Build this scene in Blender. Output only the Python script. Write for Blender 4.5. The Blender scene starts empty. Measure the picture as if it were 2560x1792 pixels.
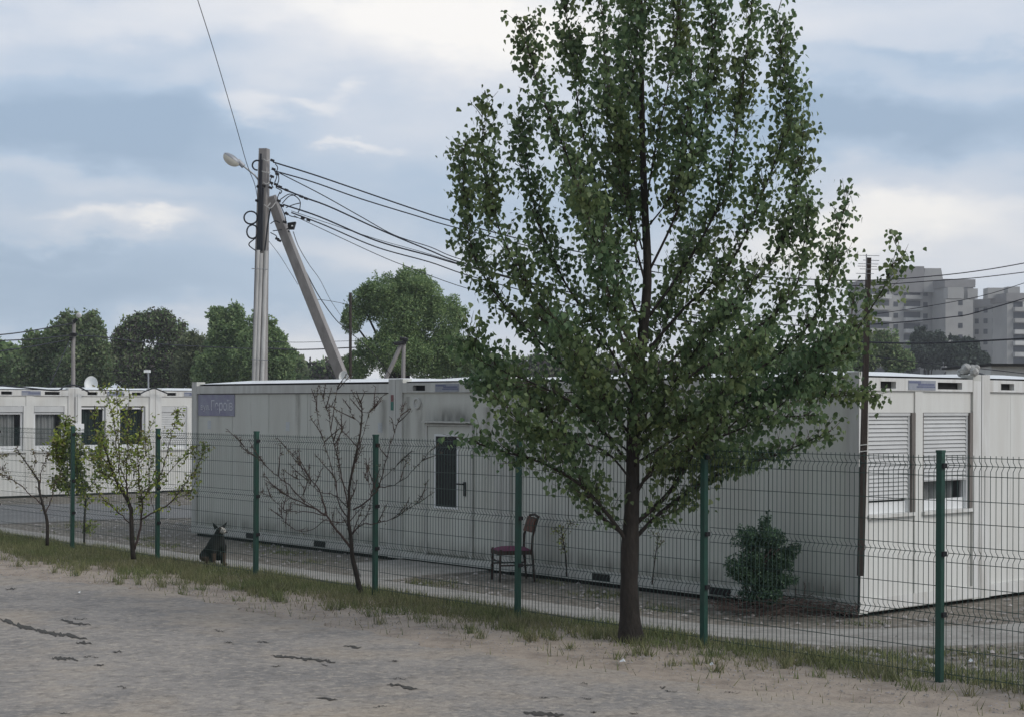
import bpy, math, random
import numpy as np
from mathutils import Vector, Matrix
random.seed(7); rng = np.random.default_rng(7)
sc = bpy.context.scene
C = sc.collection
# ------------------------------------------------------------------ camera
F, HX, HY, CZ, K = 4050.0, 1280.0, 1010.0, 2.34, 0.0037
cam_d = bpy.data.cameras.new('camera'); cam = bpy.data.objects.new('camera', cam_d); C.objects.link(cam)
cam_d.sensor_width = 36; cam_d.lens = F / 2560 * 36; cam_d.shift_y = (HY - 896) / 2560
cam_d.clip_start = 0.1; cam_d.clip_end = 6000
cam.matrix_world = Matrix.Translation((0, 0, CZ)) @ Matrix.Rotation(math.radians(90), 4, 'X') @ Matrix.Rotation(K, 4, 'Z')
sc.camera = cam
# ------------------------------------------------------------------ render look
sc.view_settings.view_transform = 'Standard'; sc.view_settings.look = 'None'
sc.view_settings.exposure = 0.40; sc.view_settings.gamma = 1
sc.render.engine = 'CYCLES'
sc.cycles.use_denoising = True
sc.cycles.max_bounces = 6; sc.cycles.transparent_max_bounces = 12; sc.cycles.volume_bounces = 0
sc.cycles.caustics_reflective = False; sc.cycles.caustics_refractive = False

def dirpx(px, py):
    x, y = px - HX, py - HY
    return Vector(((x + K * y) / F, 1.0, -(y - K * x) / F))
def P(px, py, Y):
    d = dirpx(px, py); return Vector((d.x * Y, Y, CZ + d.z * Y))
def G(px, py, z):
    d = dirpx(px, py); Y = (z - CZ) / d.z; return Vector((d.x * Y, Y, z))
AU = math.atan2(-0.754, 0.656)
U = Vector((math.cos(AU), math.sin(AU), 0)); N = Vector((-math.sin(AU), math.cos(AU), 0))
def W(u, v, z=0.0): return Vector((U.x * u + N.x * v, U.y * u + N.y * v, z))
def toUV(p): return (p.x * U.x + p.y * U.y, p.x * N.x + p.y * N.y)
def on_v(px, py, v):           # ray meets the plane v = const
    d = dirpx(px, py); Y = v / (d.x * N.x + N.y); p = Vector((d.x * Y, Y, CZ + d.z * Y)); return toUV(p)[0], p.z
def on_u(px, py, u):
    d = dirpx(px, py); Y = u / (d.x * U.x + U.y); p = Vector((d.x * Y, Y, CZ + d.z * Y)); return toUV(p)[1], p.z

# ------------------------------------------------------------------ sun + sky
SUN_EL = math.radians(38); sh = (U * 0.93 + N * 0.36).normalized()
sun_dir = Vector((sh.x * math.cos(SUN_EL), sh.y * math.cos(SUN_EL), math.sin(SUN_EL)))
sd = bpy.data.lights.new('sun', 'SUN'); so = bpy.data.objects.new('sun', sd); C.objects.link(so)
sd.energy = 1.15; sd.angle = math.radians(25); sd.color = (1.0, 0.96, 0.9)
so.rotation_euler = sun_dir.to_track_quat('Z', 'Y').to_euler()
world = bpy.data.worlds.new('World'); sc.world = world; world.use_nodes = True
nt = world.node_tree; nt.nodes.clear(); L = nt.links
def wn(t, **kw):
    n = nt.nodes.new(t)
    for k, v in kw.items(): setattr(n, k, v)
    return n
tc = wn('ShaderNodeTexCoord')
sky = wn('ShaderNodeTexSky', sky_type='NISHITA', sun_disc=False)
sky.sun_elevation = SUN_EL; sky.sun_rotation = math.atan2(sh.x, sh.y); sky.air_density = 1.0; sky.dust_density = 2.0
skym = wn('ShaderNodeVectorMath', operation='SCALE'); L.new(sky.outputs[0], skym.inputs[0]); skym.inputs['Scale'].default_value = 0.09
# warp the view direction a little with noise so that the cloud banks get ragged edges
nz = wn('ShaderNodeTexNoise'); nz.inputs['Scale'].default_value = 5.0; nz.inputs['Detail'].default_value = 8; nz.inputs['Roughness'].default_value = 0.55
mp = wn('ShaderNodeMapping'); mp.inputs['Scale'].default_value = (1.0, 1.0, 2.4)
L.new(tc.outputs['Generated'], mp.inputs[0]); L.new(mp.outputs[0], nz.inputs[0])
sub = wn('ShaderNodeVectorMath', operation='SUBTRACT'); L.new(nz.outputs['Color'], sub.inputs[0]); sub.inputs[1].default_value = (0.5, 0.5, 0.5)
scl = wn('ShaderNodeVectorMath', operation='MULTIPLY'); L.new(sub.outputs[0], scl.inputs[0]); scl.inputs[1].default_value = (0.22, 0.22, 0.14)
wd = wn('ShaderNodeVectorMath', operation='ADD'); L.new(tc.outputs['Generated'], wd.inputs[0]); L.new(scl.outputs[0], wd.inputs[1])
nb = wn('ShaderNodeTexNoise'); nb.inputs['Scale'].default_value = 4.5; nb.inputs['Detail'].default_value = 9; nb.inputs['Roughness'].default_value = 0.56
mp2 = wn('ShaderNodeMapping'); mp2.inputs['Scale'].default_value = (1.0, 1.0, 3.0); mp2.inputs['Location'].default_value = (3.3, 0.4, 1.7)
L.new(tc.outputs['Generated'], mp2.inputs[0]); L.new(mp2.outputs[0], nb.inputs[0])
acc = wn('ShaderNodeMath', operation='MULTIPLY_ADD'); L.new(nb.outputs['Fac'], acc.inputs[0]); acc.inputs[1].default_value = 0.75; acc.inputs[2].default_value = 0.06
cur = acc.outputs[0]
def bank(px, py, w, h, amount, soft=0.0):
    global cur
    c = dirpx(px, py).normalized()
    s = wn('ShaderNodeVectorMath', operation='SUBTRACT'); L.new(wd.outputs[0], s.inputs[0]); s.inputs[1].default_value = c
    m = wn('ShaderNodeVectorMath', operation='MULTIPLY'); L.new(s.outputs[0], m.inputs[0]); m.inputs[1].default_value = (F / w, 3.0, F / h)
    l = wn('ShaderNodeVectorMath', operation='LENGTH'); L.new(m.outputs[0], l.inputs[0])
    r = wn('ShaderNodeMapRange', interpolation_type='SMOOTHERSTEP'); L.new(l.outputs['Value'], r.inputs['Value'])
    r.inputs['From Min'].default_value = soft; r.inputs['From Max'].default_value = 1.0
    r.inputs['To Min'].default_value = amount; r.inputs['To Max'].default_value = 0.0
    a = wn('ShaderNodeMath', operation='ADD'); L.new(cur, a.inputs[0]); L.new(r.outputs[0], a.inputs[1]); cur = a.outputs[0]
bank(1130, 70, 760, 230, 0.60)       # the bright opening beside the poplar
bank(1500, 160, 900, 300, 0.25)
bank(330, -10, 900, 110, 0.30)
bank(150, 310, 900, 200, -0.48)      # slate bank on the left
bank(820, 480, 800, 150, -0.22)
bank(250, 470, 800, 70, 0.14)
bank(440, 588, 230, 30, 0.42)        # lit streak
bank(230, 560, 150, 34, 0.34); bank(330, 590, 420, 70, .14)
bank(650, 275, 190, 60, 0.40); bank(820, 275, 90, 35, 0.30); bank(880, 365, 110, 22, 0.28)
bank(300, 720, 1500, 150, -0.30)
bank(500, 200, 420, 90, 0.16); bank(60, 150, 300, 60, -.12); bank(1000, 640, 500, 60, .10); bank(120, 640, 400, 30, -.14); bank(2350, 180, 500, 40, -.12)
bank(600, 930, 2200, 160, 0.30)
bank(2300, 60, 900, 200, 0.14)
bank(2350, 200, 700, 60, -.12)
bank(2250, 360, 900, 140, -0.52)
bank(1600, 480, 700, 160, -0.12)
bank(2150, 600, 620, 110, 0.50)
bank(2350, 760, 1200, 240, 0.26)
ramp = wn('ShaderNodeValToRGB'); L.new(cur, ramp.inputs[0])
e = ramp.color_ramp.elements
e[0].position = 0.0; e[0].color = (0.31, 0.41, 0.54, 1)
e[1].position = 1.0; e[1].color = (0.93, 0.90, 0.86, 1)
for p_, c_ in ((0.25, (0.41, 0.51, 0.64, 1)), (0.50, (0.58, 0.63, 0.71, 1)), (0.72, (0.73, 0.74, 0.77, 1))):
    el = ramp.color_ramp.elements.new(p_); el.color = c_
mx = wn('ShaderNodeMix', data_type='RGBA'); mx.inputs[0].default_value = 0.88
L.new(skym.outputs[0], mx.inputs[6]); L.new(ramp.outputs[0], mx.inputs[7])
# added dimming of the unseen sky behind-left, to darken the long wall
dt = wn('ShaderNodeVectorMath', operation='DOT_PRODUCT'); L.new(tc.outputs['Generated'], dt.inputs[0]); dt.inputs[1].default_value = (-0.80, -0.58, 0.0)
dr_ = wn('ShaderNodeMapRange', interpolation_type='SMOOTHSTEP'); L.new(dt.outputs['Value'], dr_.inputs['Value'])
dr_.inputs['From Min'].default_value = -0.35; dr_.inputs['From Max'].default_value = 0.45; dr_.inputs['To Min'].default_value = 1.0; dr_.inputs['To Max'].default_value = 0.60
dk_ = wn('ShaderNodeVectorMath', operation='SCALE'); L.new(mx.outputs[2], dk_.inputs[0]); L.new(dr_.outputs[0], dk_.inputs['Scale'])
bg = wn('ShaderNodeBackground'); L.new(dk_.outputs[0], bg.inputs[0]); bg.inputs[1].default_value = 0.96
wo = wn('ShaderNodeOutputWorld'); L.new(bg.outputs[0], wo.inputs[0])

# ------------------------------------------------------------------ materials
MATS = {}
def mat(name, col, rough=0.8, var=0.25, vscale=8.0, col2=None, bump=0.0, bscale=40.0, stretch=(1, 1, 1), metal=0.0,
        spec=0.35, thr=(0.35, 0.65), detail=6, island=0.0, transl=0.0):
    m = bpy.data.materials.new(name); m.use_nodes = True; t = m.node_tree; ns, ls = t.nodes, t.links
    b = ns['Principled BSDF']; b.inputs['Roughness'].default_value = rough; b.inputs['Metallic'].default_value = metal
    b.inputs['Specular IOR Level'].default_value = spec
    geo = ns.new('ShaderNodeNewGeometry')
    mpp = ns.new('ShaderNodeMapping'); mpp.inputs['Scale'].default_value = stretch; ls.new(geo.outputs['Position'], mpp.inputs[0])
    n = ns.new('ShaderNodeTexNoise'); n.inputs['Scale'].default_value = vscale; n.inputs['Detail'].default_value = detail; n.inputs['Roughness'].default_value = 0.6
    ls.new(mpp.outputs[0], n.inputs[0])
    r = ns.new('ShaderNodeMapRange'); r.inputs['From Min'].default_value = thr[0]; r.inputs['From Max'].default_value = thr[1]; ls.new(n.outputs['Fac'], r.inputs['Value'])
    x = ns.new('ShaderNodeMix'); x.data_type = 'RGBA'; ls.new(r.outputs[0], x.inputs[0])
    c2 = col2 if col2 else tuple(c * (1 - var) for c in col)
    x.inputs[6].default_value = (*col, 1); x.inputs[7].default_value = (*c2, 1); out = x.outputs[2]
    if island:
        hs = ns.new('ShaderNodeHueSaturation'); ls.new(out, hs.inputs['Color'])
        q = ns.new('ShaderNodeMapRange'); ls.new(geo.outputs['Random Per Island'], q.inputs['Value'])
        q.inputs['To Min'].default_value = 1 - island; q.inputs['To Max'].default_value = 1 + island; ls.new(q.outputs[0], hs.inputs['Value'])
        q2 = ns.new('ShaderNodeMapRange'); ls.new(geo.outputs['Random Per Island'], q2.inputs['Value'])
        q2.inputs['To Min'].default_value = 0.52; q2.inputs['To Max'].default_value = 0.47; ls.new(q2.outputs[0], hs.inputs['Hue'])
        out = hs.outputs[0]
    ls.new(out, b.inputs['Base Color'])
    if bump:
        n2 = ns.new('ShaderNodeTexNoise'); n2.inputs['Scale'].default_value = bscale; n2.inputs['Detail'].default_value = 5; ls.new(mpp.outputs[0], n2.inputs[0])
        bp = ns.new('ShaderNodeBump'); bp.inputs['Strength'].default_value = bump; bp.inputs['Distance'].default_value = 0.02
        ls.new(n2.outputs['Fac'], bp.inputs['Height']); ls.new(bp.outputs[0], b.inputs['Normal'])
    if transl:
        tr = ns.new('ShaderNodeBsdfTranslucent'); ls.new(out, tr.inputs[0]); ms = ns.new('ShaderNodeMixShader'); ms.inputs[0].default_value = transl
        ls.new(b.outputs[0], ms.inputs[1]); ls.new(tr.outputs[0], ms.inputs[2]); ls.new(ms.outputs[0], ns['Material Output'].inputs[0])
    MATS[name] = m; return m
def glassy(name, tint, fac):
    m = bpy.data.materials.new(name); m.use_nodes = True; ns, ls = m.node_tree.nodes, m.node_tree.links
    b = ns['Principled BSDF']; b.inputs['Base Color'].default_value = (*tint, 1); b.inputs['Roughness'].default_value = 0.06
    tr = ns.new('ShaderNodeBsdfTransparent'); ms = ns.new('ShaderNodeMixShader'); ms.inputs[0].default_value = fac
    ls.new(b.outputs[0], ms.inputs[1]); ls.new(tr.outputs[0], ms.inputs[2]); ls.new(ms.outputs[0], ns['Material Output'].inputs[0]); return m
ST = (3.0, 3.0, 0.35)
m_wall = mat('container_wall', (0.55, 0.565, 0.53), 0.55, 0.14, 1.3, stretch=ST, col2=(0.46, 0.465, 0.43), bump=0.05, bscale=6)
m_frame = mat('container_frame', (0.60, 0.605, 0.57), 0.5, 0.2, 2.5, stretch=ST, col2=(0.48, 0.475, 0.44))
m_white = mat('container_white', (0.72, 0.73, 0.71), 0.55, 0.15, 1.6, stretch=(4, 4, 0.3), col2=(0.60, 0.60, 0.57), thr=(0.4, 0.75))
m_wframe = mat('container_white_frame', (0.70, 0.70, 0.68), 0.5, 0.2, 2.5, stretch=ST, col2=(0.52, 0.50, 0.46), thr=(0.45, 0.75))
m_roof = mat('roof_sheet', (0.86, 0.87, 0.86), 0.4, 0.1, 3)
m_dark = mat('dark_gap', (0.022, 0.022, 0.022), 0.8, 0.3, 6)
m_channel = mat('dark_channel', (0.20, 0.18, 0.165), 0.8, 0.4, 4, stretch=ST)
m_pvc = mat('pvc', (0.80, 0.81, 0.81), 0.35, 0.06, 6)
m_shut = mat('shutter_slat', (0.60, 0.605, 0.60), 0.5, 0.12, 3)
m_pane = glassy('window_pane', (0.02, 0.025, 0.03), 0.78)
m_door_glass = mat('door_glass', (0.018, 0.022, 0.026), 0.25, 0.3, 4)
m_curtain = mat('curtain', (0.62, 0.64, 0.63), 0.9, 0.3, 7, stretch=(1, 1, 0.1))
m_greenrefl = mat('green_reflection', (0.06, 0.10, 0.085), 0.9, 0.3, 5, stretch=(1, 1, 0.2))
m_purple = mat('faded_banner', (0.27, 0.26, 0.36), 0.8, 0.2, 5, col2=(0.34, 0.35, 0.42))
m_lilac = mat('faded_letters', (0.74, 0.75, 0.80), 0.8, 0.2, 25, col2=(0.52, 0.52, 0.58))
m_pale = mat('pale_sticker', (0.60, 0.63, 0.64), 0.6, 0.15, 40)
m_red = mat('red_sticker', (0.26, 0.12, 0.12), 0.6, 0.2, 30)
m_green_st = mat('green_sticker', (0.08, 0.22, 0.18), 0.6, 0.2, 30)
m_plate = mat('name_plate', (0.33, 0.35, 0.40), 0.4, 0.15, 20)
m_plateb = mat('plate_print', (0.17, 0.19, 0.29), 0.4, 0.3, 60)
m_post = mat('green_post', (0.022, 0.082, 0.060), 0.5, 0.25, 7, col2=(0.025, 0.065, 0.05))
m_wire = mat('fence_wire', (0.035, 0.07, 0.06), 0.5, 0.3, 5)
m_black = mat('black_rubber', (0.018, 0.018, 0.02), 0.6, 0.2, 10)
m_cable = mat('cable', (0.03, 0.033, 0.042), 0.6, 0.3, 3)
m_strap = mat('white_strap', (0.6, 0.6, 0.58), 0.6, 0.2, 10)
m_conc = mat('pole_concrete', (0.36, 0.34, 0.33), 0.9, 0.25, 4, bump=0.25, bscale=30, stretch=(2, 2, 0.5))
m_pipe = mat('pipe', (0.55, 0.54, 0.52), 0.7, 0.25, 3, stretch=(3, 3, 0.6))
m_metal = mat('grey_metal', (0.35, 0.36, 0.38), 0.45, 0.2, 6, metal=0.4)
m_lamp = mat('lamp_bowl', (0.72, 0.70, 0.62), 0.3, 0.1, 6)
m_dish = mat('dish_white', (0.75, 0.76, 0.75), 0.5, 0.05, 6)
m_wood = mat('weathered_wood', (0.065, 0.052, 0.045), 0.9, 0.4, 10, stretch=(3, 3, 0.4), bump=0.3, bscale=30)
m_bark = mat('poplar_bark', (0.048, 0.040, 0.034), 0.95, 0.5, 14, stretch=(1.6, 1.6, 0.5), bump=0.9, bscale=30, col2=(0.03, 0.026, 0.022))
m_twig = mat('twig', (0.085, 0.06, 0.052), 0.9, 0.4, 12)
m_leaf = mat('poplar_leaf', (0.122, 0.208, 0.100), 0.45, 0.3, 1.0, col2=(0.142, 0.190, 0.072), island=0.45, transl=0.45)
m_yleaf = mat('spring_leaf', (0.30, 0.38, 0.06), 0.55, 0.3, 1.5, col2=(0.19, 0.26, 0.06), island=0.35, transl=0.35)
m_oleaf = mat('olive_leaf', (0.20, 0.20, 0.08), 0.6, 0.3, 1.5, island=0.35, transl=0.25)
m_bud = mat('bud', (0.10, 0.085, 0.05), 0.7, 0.3, 3, island=0.35)
m_bush = mat('dark_bush_leaf', (0.085, 0.155, 0.090), 0.5, 0.3, 3, island=0.5, transl=0.3)
m_far = mat('far_foliage', (0.25, 0.36, 0.16), 0.8, 0.4, 0.25, col2=(0.18, 0.27, 0.125), island=0.35, transl=0.35)
m_far2 = mat('far_foliage_olive', (0.22, 0.26, 0.15), 0.8, 0.4, 0.25, col2=(0.16, 0.20, 0.11), island=0.4, transl=0.35)
m_fard = mat('far_foliage_dark', (0.085, 0.115, 0.085), 0.8, 0.3, 0.2, island=0.3, transl=0.1)
m_bare = mat('bare_twigs_far', (0.10, 0.09, 0.085), 0.9, 0.3, 1, island=0.3)
m_grass = mat('grass_blade', (0.16, 0.20, 0.08), 0.7, 0.4, 1.5, col2=(0.23, 0.22, 0.12), island=0.4, transl=0.2)
m_dry = mat('dry_grass', (0.24, 0.21, 0.13), 0.8, 0.3, 2, island=0.3)
m_asph = mat('asphalt_worn', (0.36, 0.325, 0.295), 0.92, 0.3, 1.1, col2=(0.28, 0.26, 0.24), bump=0.6, bscale=22, detail=12)
m_crack = mat('crack_fill', (0.085, 0.078, 0.068), 0.95, 0.4, 20, bump=0.5, bscale=40)
m_path = mat('path_concrete', (0.31, 0.30, 0.285), 0.9, 0.25, 3, bump=0.25, bscale=20)
m_lane = mat('lane_asphalt', (0.22, 0.215, 0.21), 0.9, 0.25, 1, bump=0.2)
m_stone = mat('stone', (0.32, 0.30, 0.28), 0.9, 0.3, 3, island=0.45)
m_apt = mat('apartment_concrete', (0.46, 0.455, 0.43), 0.9, 0.25, 0.12, col2=(0.36, 0.355, 0.345))
m_apt2 = mat('apartment_parapet', (0.31, 0.30, 0.295), 0.9, 0.2, 0.3)
m_aptl = mat('apartment_balcony', (0.68, 0.68, 0.66), 0.9, 0.3, 0.3)
m_aptw = mat('apartment_window', (0.06, 0.065, 0.075), 0.3, 0.3, 0.5)
m_purpleseat = mat('purple_seat', (0.13, 0.035, 0.075), 0.85, 0.3, 20)
m_chairback = mat('brown_back', (0.12, 0.05, 0.03), 0.7, 0.4, 20)
m_chairwood = mat('chair_wood', (0.045, 0.028, 0.022), 0.7, 0.3, 20)
m_furk = mat('black_fur', (0.018, 0.016, 0.015), 0.9, 0.4, 30, bump=0.6, bscale=120)
m_furb = mat('brown_fur', (0.10, 0.065, 0.045), 0.9, 0.4, 30, bump=0.6, bscale=120)
m_furw = mat('white_fur', (0.50, 0.47, 0.42), 0.9, 0.2, 30, bump=0.4, bscale=120)
m_cloth = mat('grey_rag', (0.50, 0.50, 0.48), 0.9, 0.4, 15, bump=0.6, bscale=25)
m_soil = None
def layered(name, layers, bump=0.5, bs=25, drift=None, stretch=(1, 1, 1), rough=0.95, spec=0.1):
    '''base colour with successive noise layers (colour, scale, lo, hi, strength)'''
    m = bpy.data.materials.new(name); m.use_nodes = True; ns, ls = m.node_tree.nodes, m.node_tree.links
    b = ns['Principled BSDF']; b.inputs['Roughness'].default_value = rough; b.inputs['Specular IOR Level'].default_value = spec
    geo = ns.new('ShaderNodeNewGeometry'); out = None
    for i, (col, sc_, lo, hi, st) in enumerate(layers):
        if out is None:
            r = ns.new('ShaderNodeRGB'); r.outputs[0].default_value = (*col, 1); out = r.outputs[0]; continue
        n = ns.new('ShaderNodeTexNoise'); n.inputs['Scale'].default_value = sc_; n.inputs['Detail'].default_value = 9; n.inputs['Roughness'].default_value = 0.68
        mp_ = ns.new('ShaderNodeMapping'); mp_.inputs['Location'].default_value = (i * 7.3, i * 3.1, 0); mp_.inputs['Scale'].default_value = stretch; ls.new(geo.outputs['Position'], mp_.inputs[0]); ls.new(mp_.outputs[0], n.inputs[0])
        q = ns.new('ShaderNodeMapRange'); q.inputs['From Min'].default_value = lo; q.inputs['From Max'].default_value = hi; q.inputs['To Max'].default_value = st; ls.new(n.outputs['Fac'], q.inputs['Value'])
        x = ns.new('ShaderNodeMix'); x.data_type = 'RGBA'; ls.new(q.outputs[0], x.inputs[0]); ls.new(out, x.inputs[6]); x.inputs[7].default_value = (*col, 1); out = x.outputs[2]
    if drift:      # blown sand lying over the margin
        dot = ns.new('ShaderNodeVectorMath'); dot.operation = 'DOT_PRODUCT'; ls.new(geo.outputs['Position'], dot.inputs[0]); dot.inputs[1].default_value = (N.x, N.y, 0)
        n = ns.new('ShaderNodeTexNoise'); n.inputs['Scale'].default_value = 1.3; n.inputs['Detail'].default_value = 10; n.inputs['Roughness'].default_value = 0.7; ls.new(geo.outputs['Position'], n.inputs[0])
        a = ns.new('ShaderNodeMath'); a.operation = 'MULTIPLY_ADD'; ls.new(n.outputs['Fac'], a.inputs[0]); a.inputs[1].default_value = 4.0; ls.new(dot.outputs['Value'], a.inputs[2])
        q = ns.new('ShaderNodeMapRange'); q.inputs['From Min'].default_value = 10.8; q.inputs['From Max'].default_value = 11.9; q.inputs['To Max'].default_value = .9; ls.new(a.outputs[0], q.inputs['Value'])
        x = ns.new('ShaderNodeMix'); x.data_type = 'RGBA'; ls.new(q.outputs[0], x.inputs[0]); ls.new(out, x.inputs[6]); x.inputs[7].default_value = (0.40, 0.335, 0.27, 1); out = x.outputs[2]
    ls.new(out, b.inputs['Base Color'])
    n2 = ns.new('ShaderNodeTexNoise'); n2.inputs['Scale'].default_value = bs; n2.inputs['Detail'].default_value = 8; ls.new(geo.outputs['Position'], n2.inputs[0])
    bp = ns.new('ShaderNodeBump'); bp.inputs['Strength'].default_value = bump; bp.inputs['Distance'].default_value = 0.02; ls.new(n2.outputs['Fac'], bp.inputs['Height']); ls.new(bp.outputs[0], b.inputs['Normal'])
    return m
m_asph = layered('asphalt_worn', [((0.33, 0.300, 0.270), 0, 0, 0, 0), ((0.225, 0.212, 0.20), 0.9, .42, .62, .85), ((0.40, 0.335, 0.265), 0.55, .50, .68, .9), ((0.16, 0.145, 0.13), 7, .50, .66, .65), ((0.46, 0.405, 0.34), 13, .50, .66, .8), ((0.10, 0.09, 0.08), 30, .60, .70, .8)], 1.0, 18, drift=(7.4, 9.9))
m_wall = layered('container_wall', [((0.62, 0.63, 0.575), 0, 0, 0, 0), ((0.54, 0.535, 0.485), 1.2, .42, .62, .8), ((0.66, 0.665, 0.62), 2.3, .5, .7, .6), ((0.30, 0.28, 0.25), 7, .62, .76, .45)], 0.06, 5, stretch=(1.6, 1.6, .16), rough=.55, spec=.35)
m_white = layered('container_white', [((0.70, 0.70, 0.67), 0, 0, 0, 0), ((0.60, 0.585, 0.545), 1.2, .45, .65, .7), ((0.42, 0.39, 0.35), 6, .60, .74, .55)], 0.05, 5, stretch=(1.6, 1.6, .16), rough=.55, spec=.35)
def stain_mat(name, col, top, side=.5, amt=1.0):
    '''patchy dirt that thins out; Generated z runs 0..1 up the patch'''
    m = bpy.data.materials.new(name); m.use_nodes = True; ns, ls = m.node_tree.nodes, m.node_tree.links
    b = ns['Principled BSDF']; b.inputs['Base Color'].default_value = (*col, 1); b.inputs['Roughness'].default_value = 1
    t = ns.new('ShaderNodeTexCoord'); sp = ns.new('ShaderNodeSeparateXYZ'); ls.new(t.outputs['Generated'], sp.inputs[0])
    def mr(o, a, b_, c, d):
        q = ns.new('ShaderNodeMapRange'); q.interpolation_type = 'SMOOTHSTEP'; q.inputs['From Min'].default_value = a; q.inputs['From Max'].default_value = b_; q.inputs['To Min'].default_value = c; q.inputs['To Max'].default_value = d; ls.new(o, q.inputs['Value']); return q.outputs[0]
    def mul(a, b_): q = ns.new('ShaderNodeMath'); q.operation = 'MULTIPLY'; ls.new(a, q.inputs[0]); ls.new(b_, q.inputs[1]); return q.outputs[0]
    v = mr(sp.outputs['Z'], 0, 1, 0 if top else 1, 1 if top else 0)
    e = mul(mr(sp.outputs['X'], 0, side, 0, 1), mr(sp.outputs['X'], 1 - side, 1, 1, 0))
    geo = ns.new('ShaderNodeNewGeometry'); mp_ = ns.new('ShaderNodeMapping'); mp_.inputs['Scale'].default_value = (6, 6, 1.5); ls.new(geo.outputs['Position'], mp_.inputs[0])
    n = ns.new('ShaderNodeTexNoise'); n.inputs['Scale'].default_value = 1.6; n.inputs['Detail'].default_value = 6; ls.new(mp_.outputs[0], n.inputs[0])
    f = mul(mul(v, e), mr(n.outputs['Fac'], .3, .65, .2 * amt, .95 * amt))
    tr = ns.new('ShaderNodeBsdfTransparent'); ms = ns.new('ShaderNodeMixShader'); ls.new(f, ms.inputs[0]); ls.new(tr.outputs[0], ms.inputs[1]); ls.new(b.outputs[0], ms.inputs[2]); ls.new(ms.outputs[0], ns['Material Output'].inputs[0]); return m
m_soot = stain_mat('soot_stain', (0.035, 0.034, 0.032), False, .25, .5)
m_run = stain_mat('rain_run', (0.12, 0.105, 0.09), True, .45, .28)
m_rustrun = stain_mat('rust_run', (0.16, 0.09, 0.06), True, .45, .4)
m_splash = stain_mat('mud_splash', (0.13, 0.11, 0.085), False, .02, .38)
m_path = layered('path_concrete', [((0.34, 0.325, 0.30), 0, 0, 0, 0), ((0.25, 0.235, 0.215), 2.5, .42, .62, .9), ((0.16, 0.145, 0.12), 7, .56, .70, .7), ((0.43, 0.41, 0.38), 11, .55, .68, .6)], 0.4, 20)
def ground_mat():
    m = bpy.data.materials.new('ground_soil'); m.use_nodes = True; ns, ls = m.node_tree.nodes, m.node_tree.links
    b = ns['Principled BSDF']; b.inputs['Roughness'].default_value = 0.95; b.inputs['Specular IOR Level'].default_value = 0.1
    geo = ns.new('ShaderNodeNewGeometry')
    dot = ns.new('ShaderNodeVectorMath'); dot.operation = 'DOT_PRODUCT'; ls.new(geo.outputs['Position'], dot.inputs[0]); dot.inputs[1].default_value = (N.x, N.y, 0)
    def noise(s, d=8):
        n = ns.new('ShaderNodeTexNoise'); n.inputs['Scale'].default_value = s; n.inputs['Detail'].default_value = d; n.inputs['Roughness'].default_value = 0.65
        ls.new(geo.outputs['Position'], n.inputs[0]); return n
    n1 = noise(1.6); a = ns.new('ShaderNodeMath'); a.operation = 'MULTIPLY_ADD'; ls.new(n1.outputs['Fac'], a.inputs[0]); a.inputs[1].default_value = 1.2; ls.new(dot.outputs['Value'], a.inputs[2])
    r = ns.new('ShaderNodeMapRange'); r.inputs['From Min'].default_value = 11.3; r.inputs['From Max'].default_value = 12.0; ls.new(a.outputs[0], r.inputs['Value'])
    def mixc(c1, c2, f):
        x = ns.new('ShaderNodeMix'); x.data_type = 'RGBA'; x.inputs[6].default_value = (*c1, 1); x.inputs[7].default_value = (*c2, 1); ls.new(f, x.inputs[0]); return x.outputs[2]
    def rng_(n, lo, hi):
        q = ns.new('ShaderNodeMapRange'); q.inputs['From Min'].default_value = lo; q.inputs['From Max'].default_value = hi; ls.new(n.outputs['Fac'], q.inputs['Value']); return q.outputs[0]
    sand = mixc((0.40, 0.335, 0.275), (0.27, 0.225, 0.185), rng_(noise(3.2, 12), 0.45, 0.66))
    soil = mixc((0.16, 0.142, 0.118), (0.27, 0.247, 0.218), rng_(noise(9, 10), 0.42, 0.62))
    x = ns.new('ShaderNodeMix'); x.data_type = 'RGBA'; ls.new(r.outputs[0], x.inputs[0]); ls.new(sand, x.inputs[6]); ls.new(soil, x.inputs[7])
    ls.new(x.outputs[2], b.inputs['Base Color'])
    bp = ns.new('ShaderNodeBump'); bp.inputs['Strength'].default_value = 0.6; bp.inputs['Distance'].default_value = 0.03; ls.new(noise(14, 8).outputs['Fac'], bp.inputs['Height']); ls.new(bp.outputs[0], b.inputs['Normal'])
    return m
m_soil = ground_mat()

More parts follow.
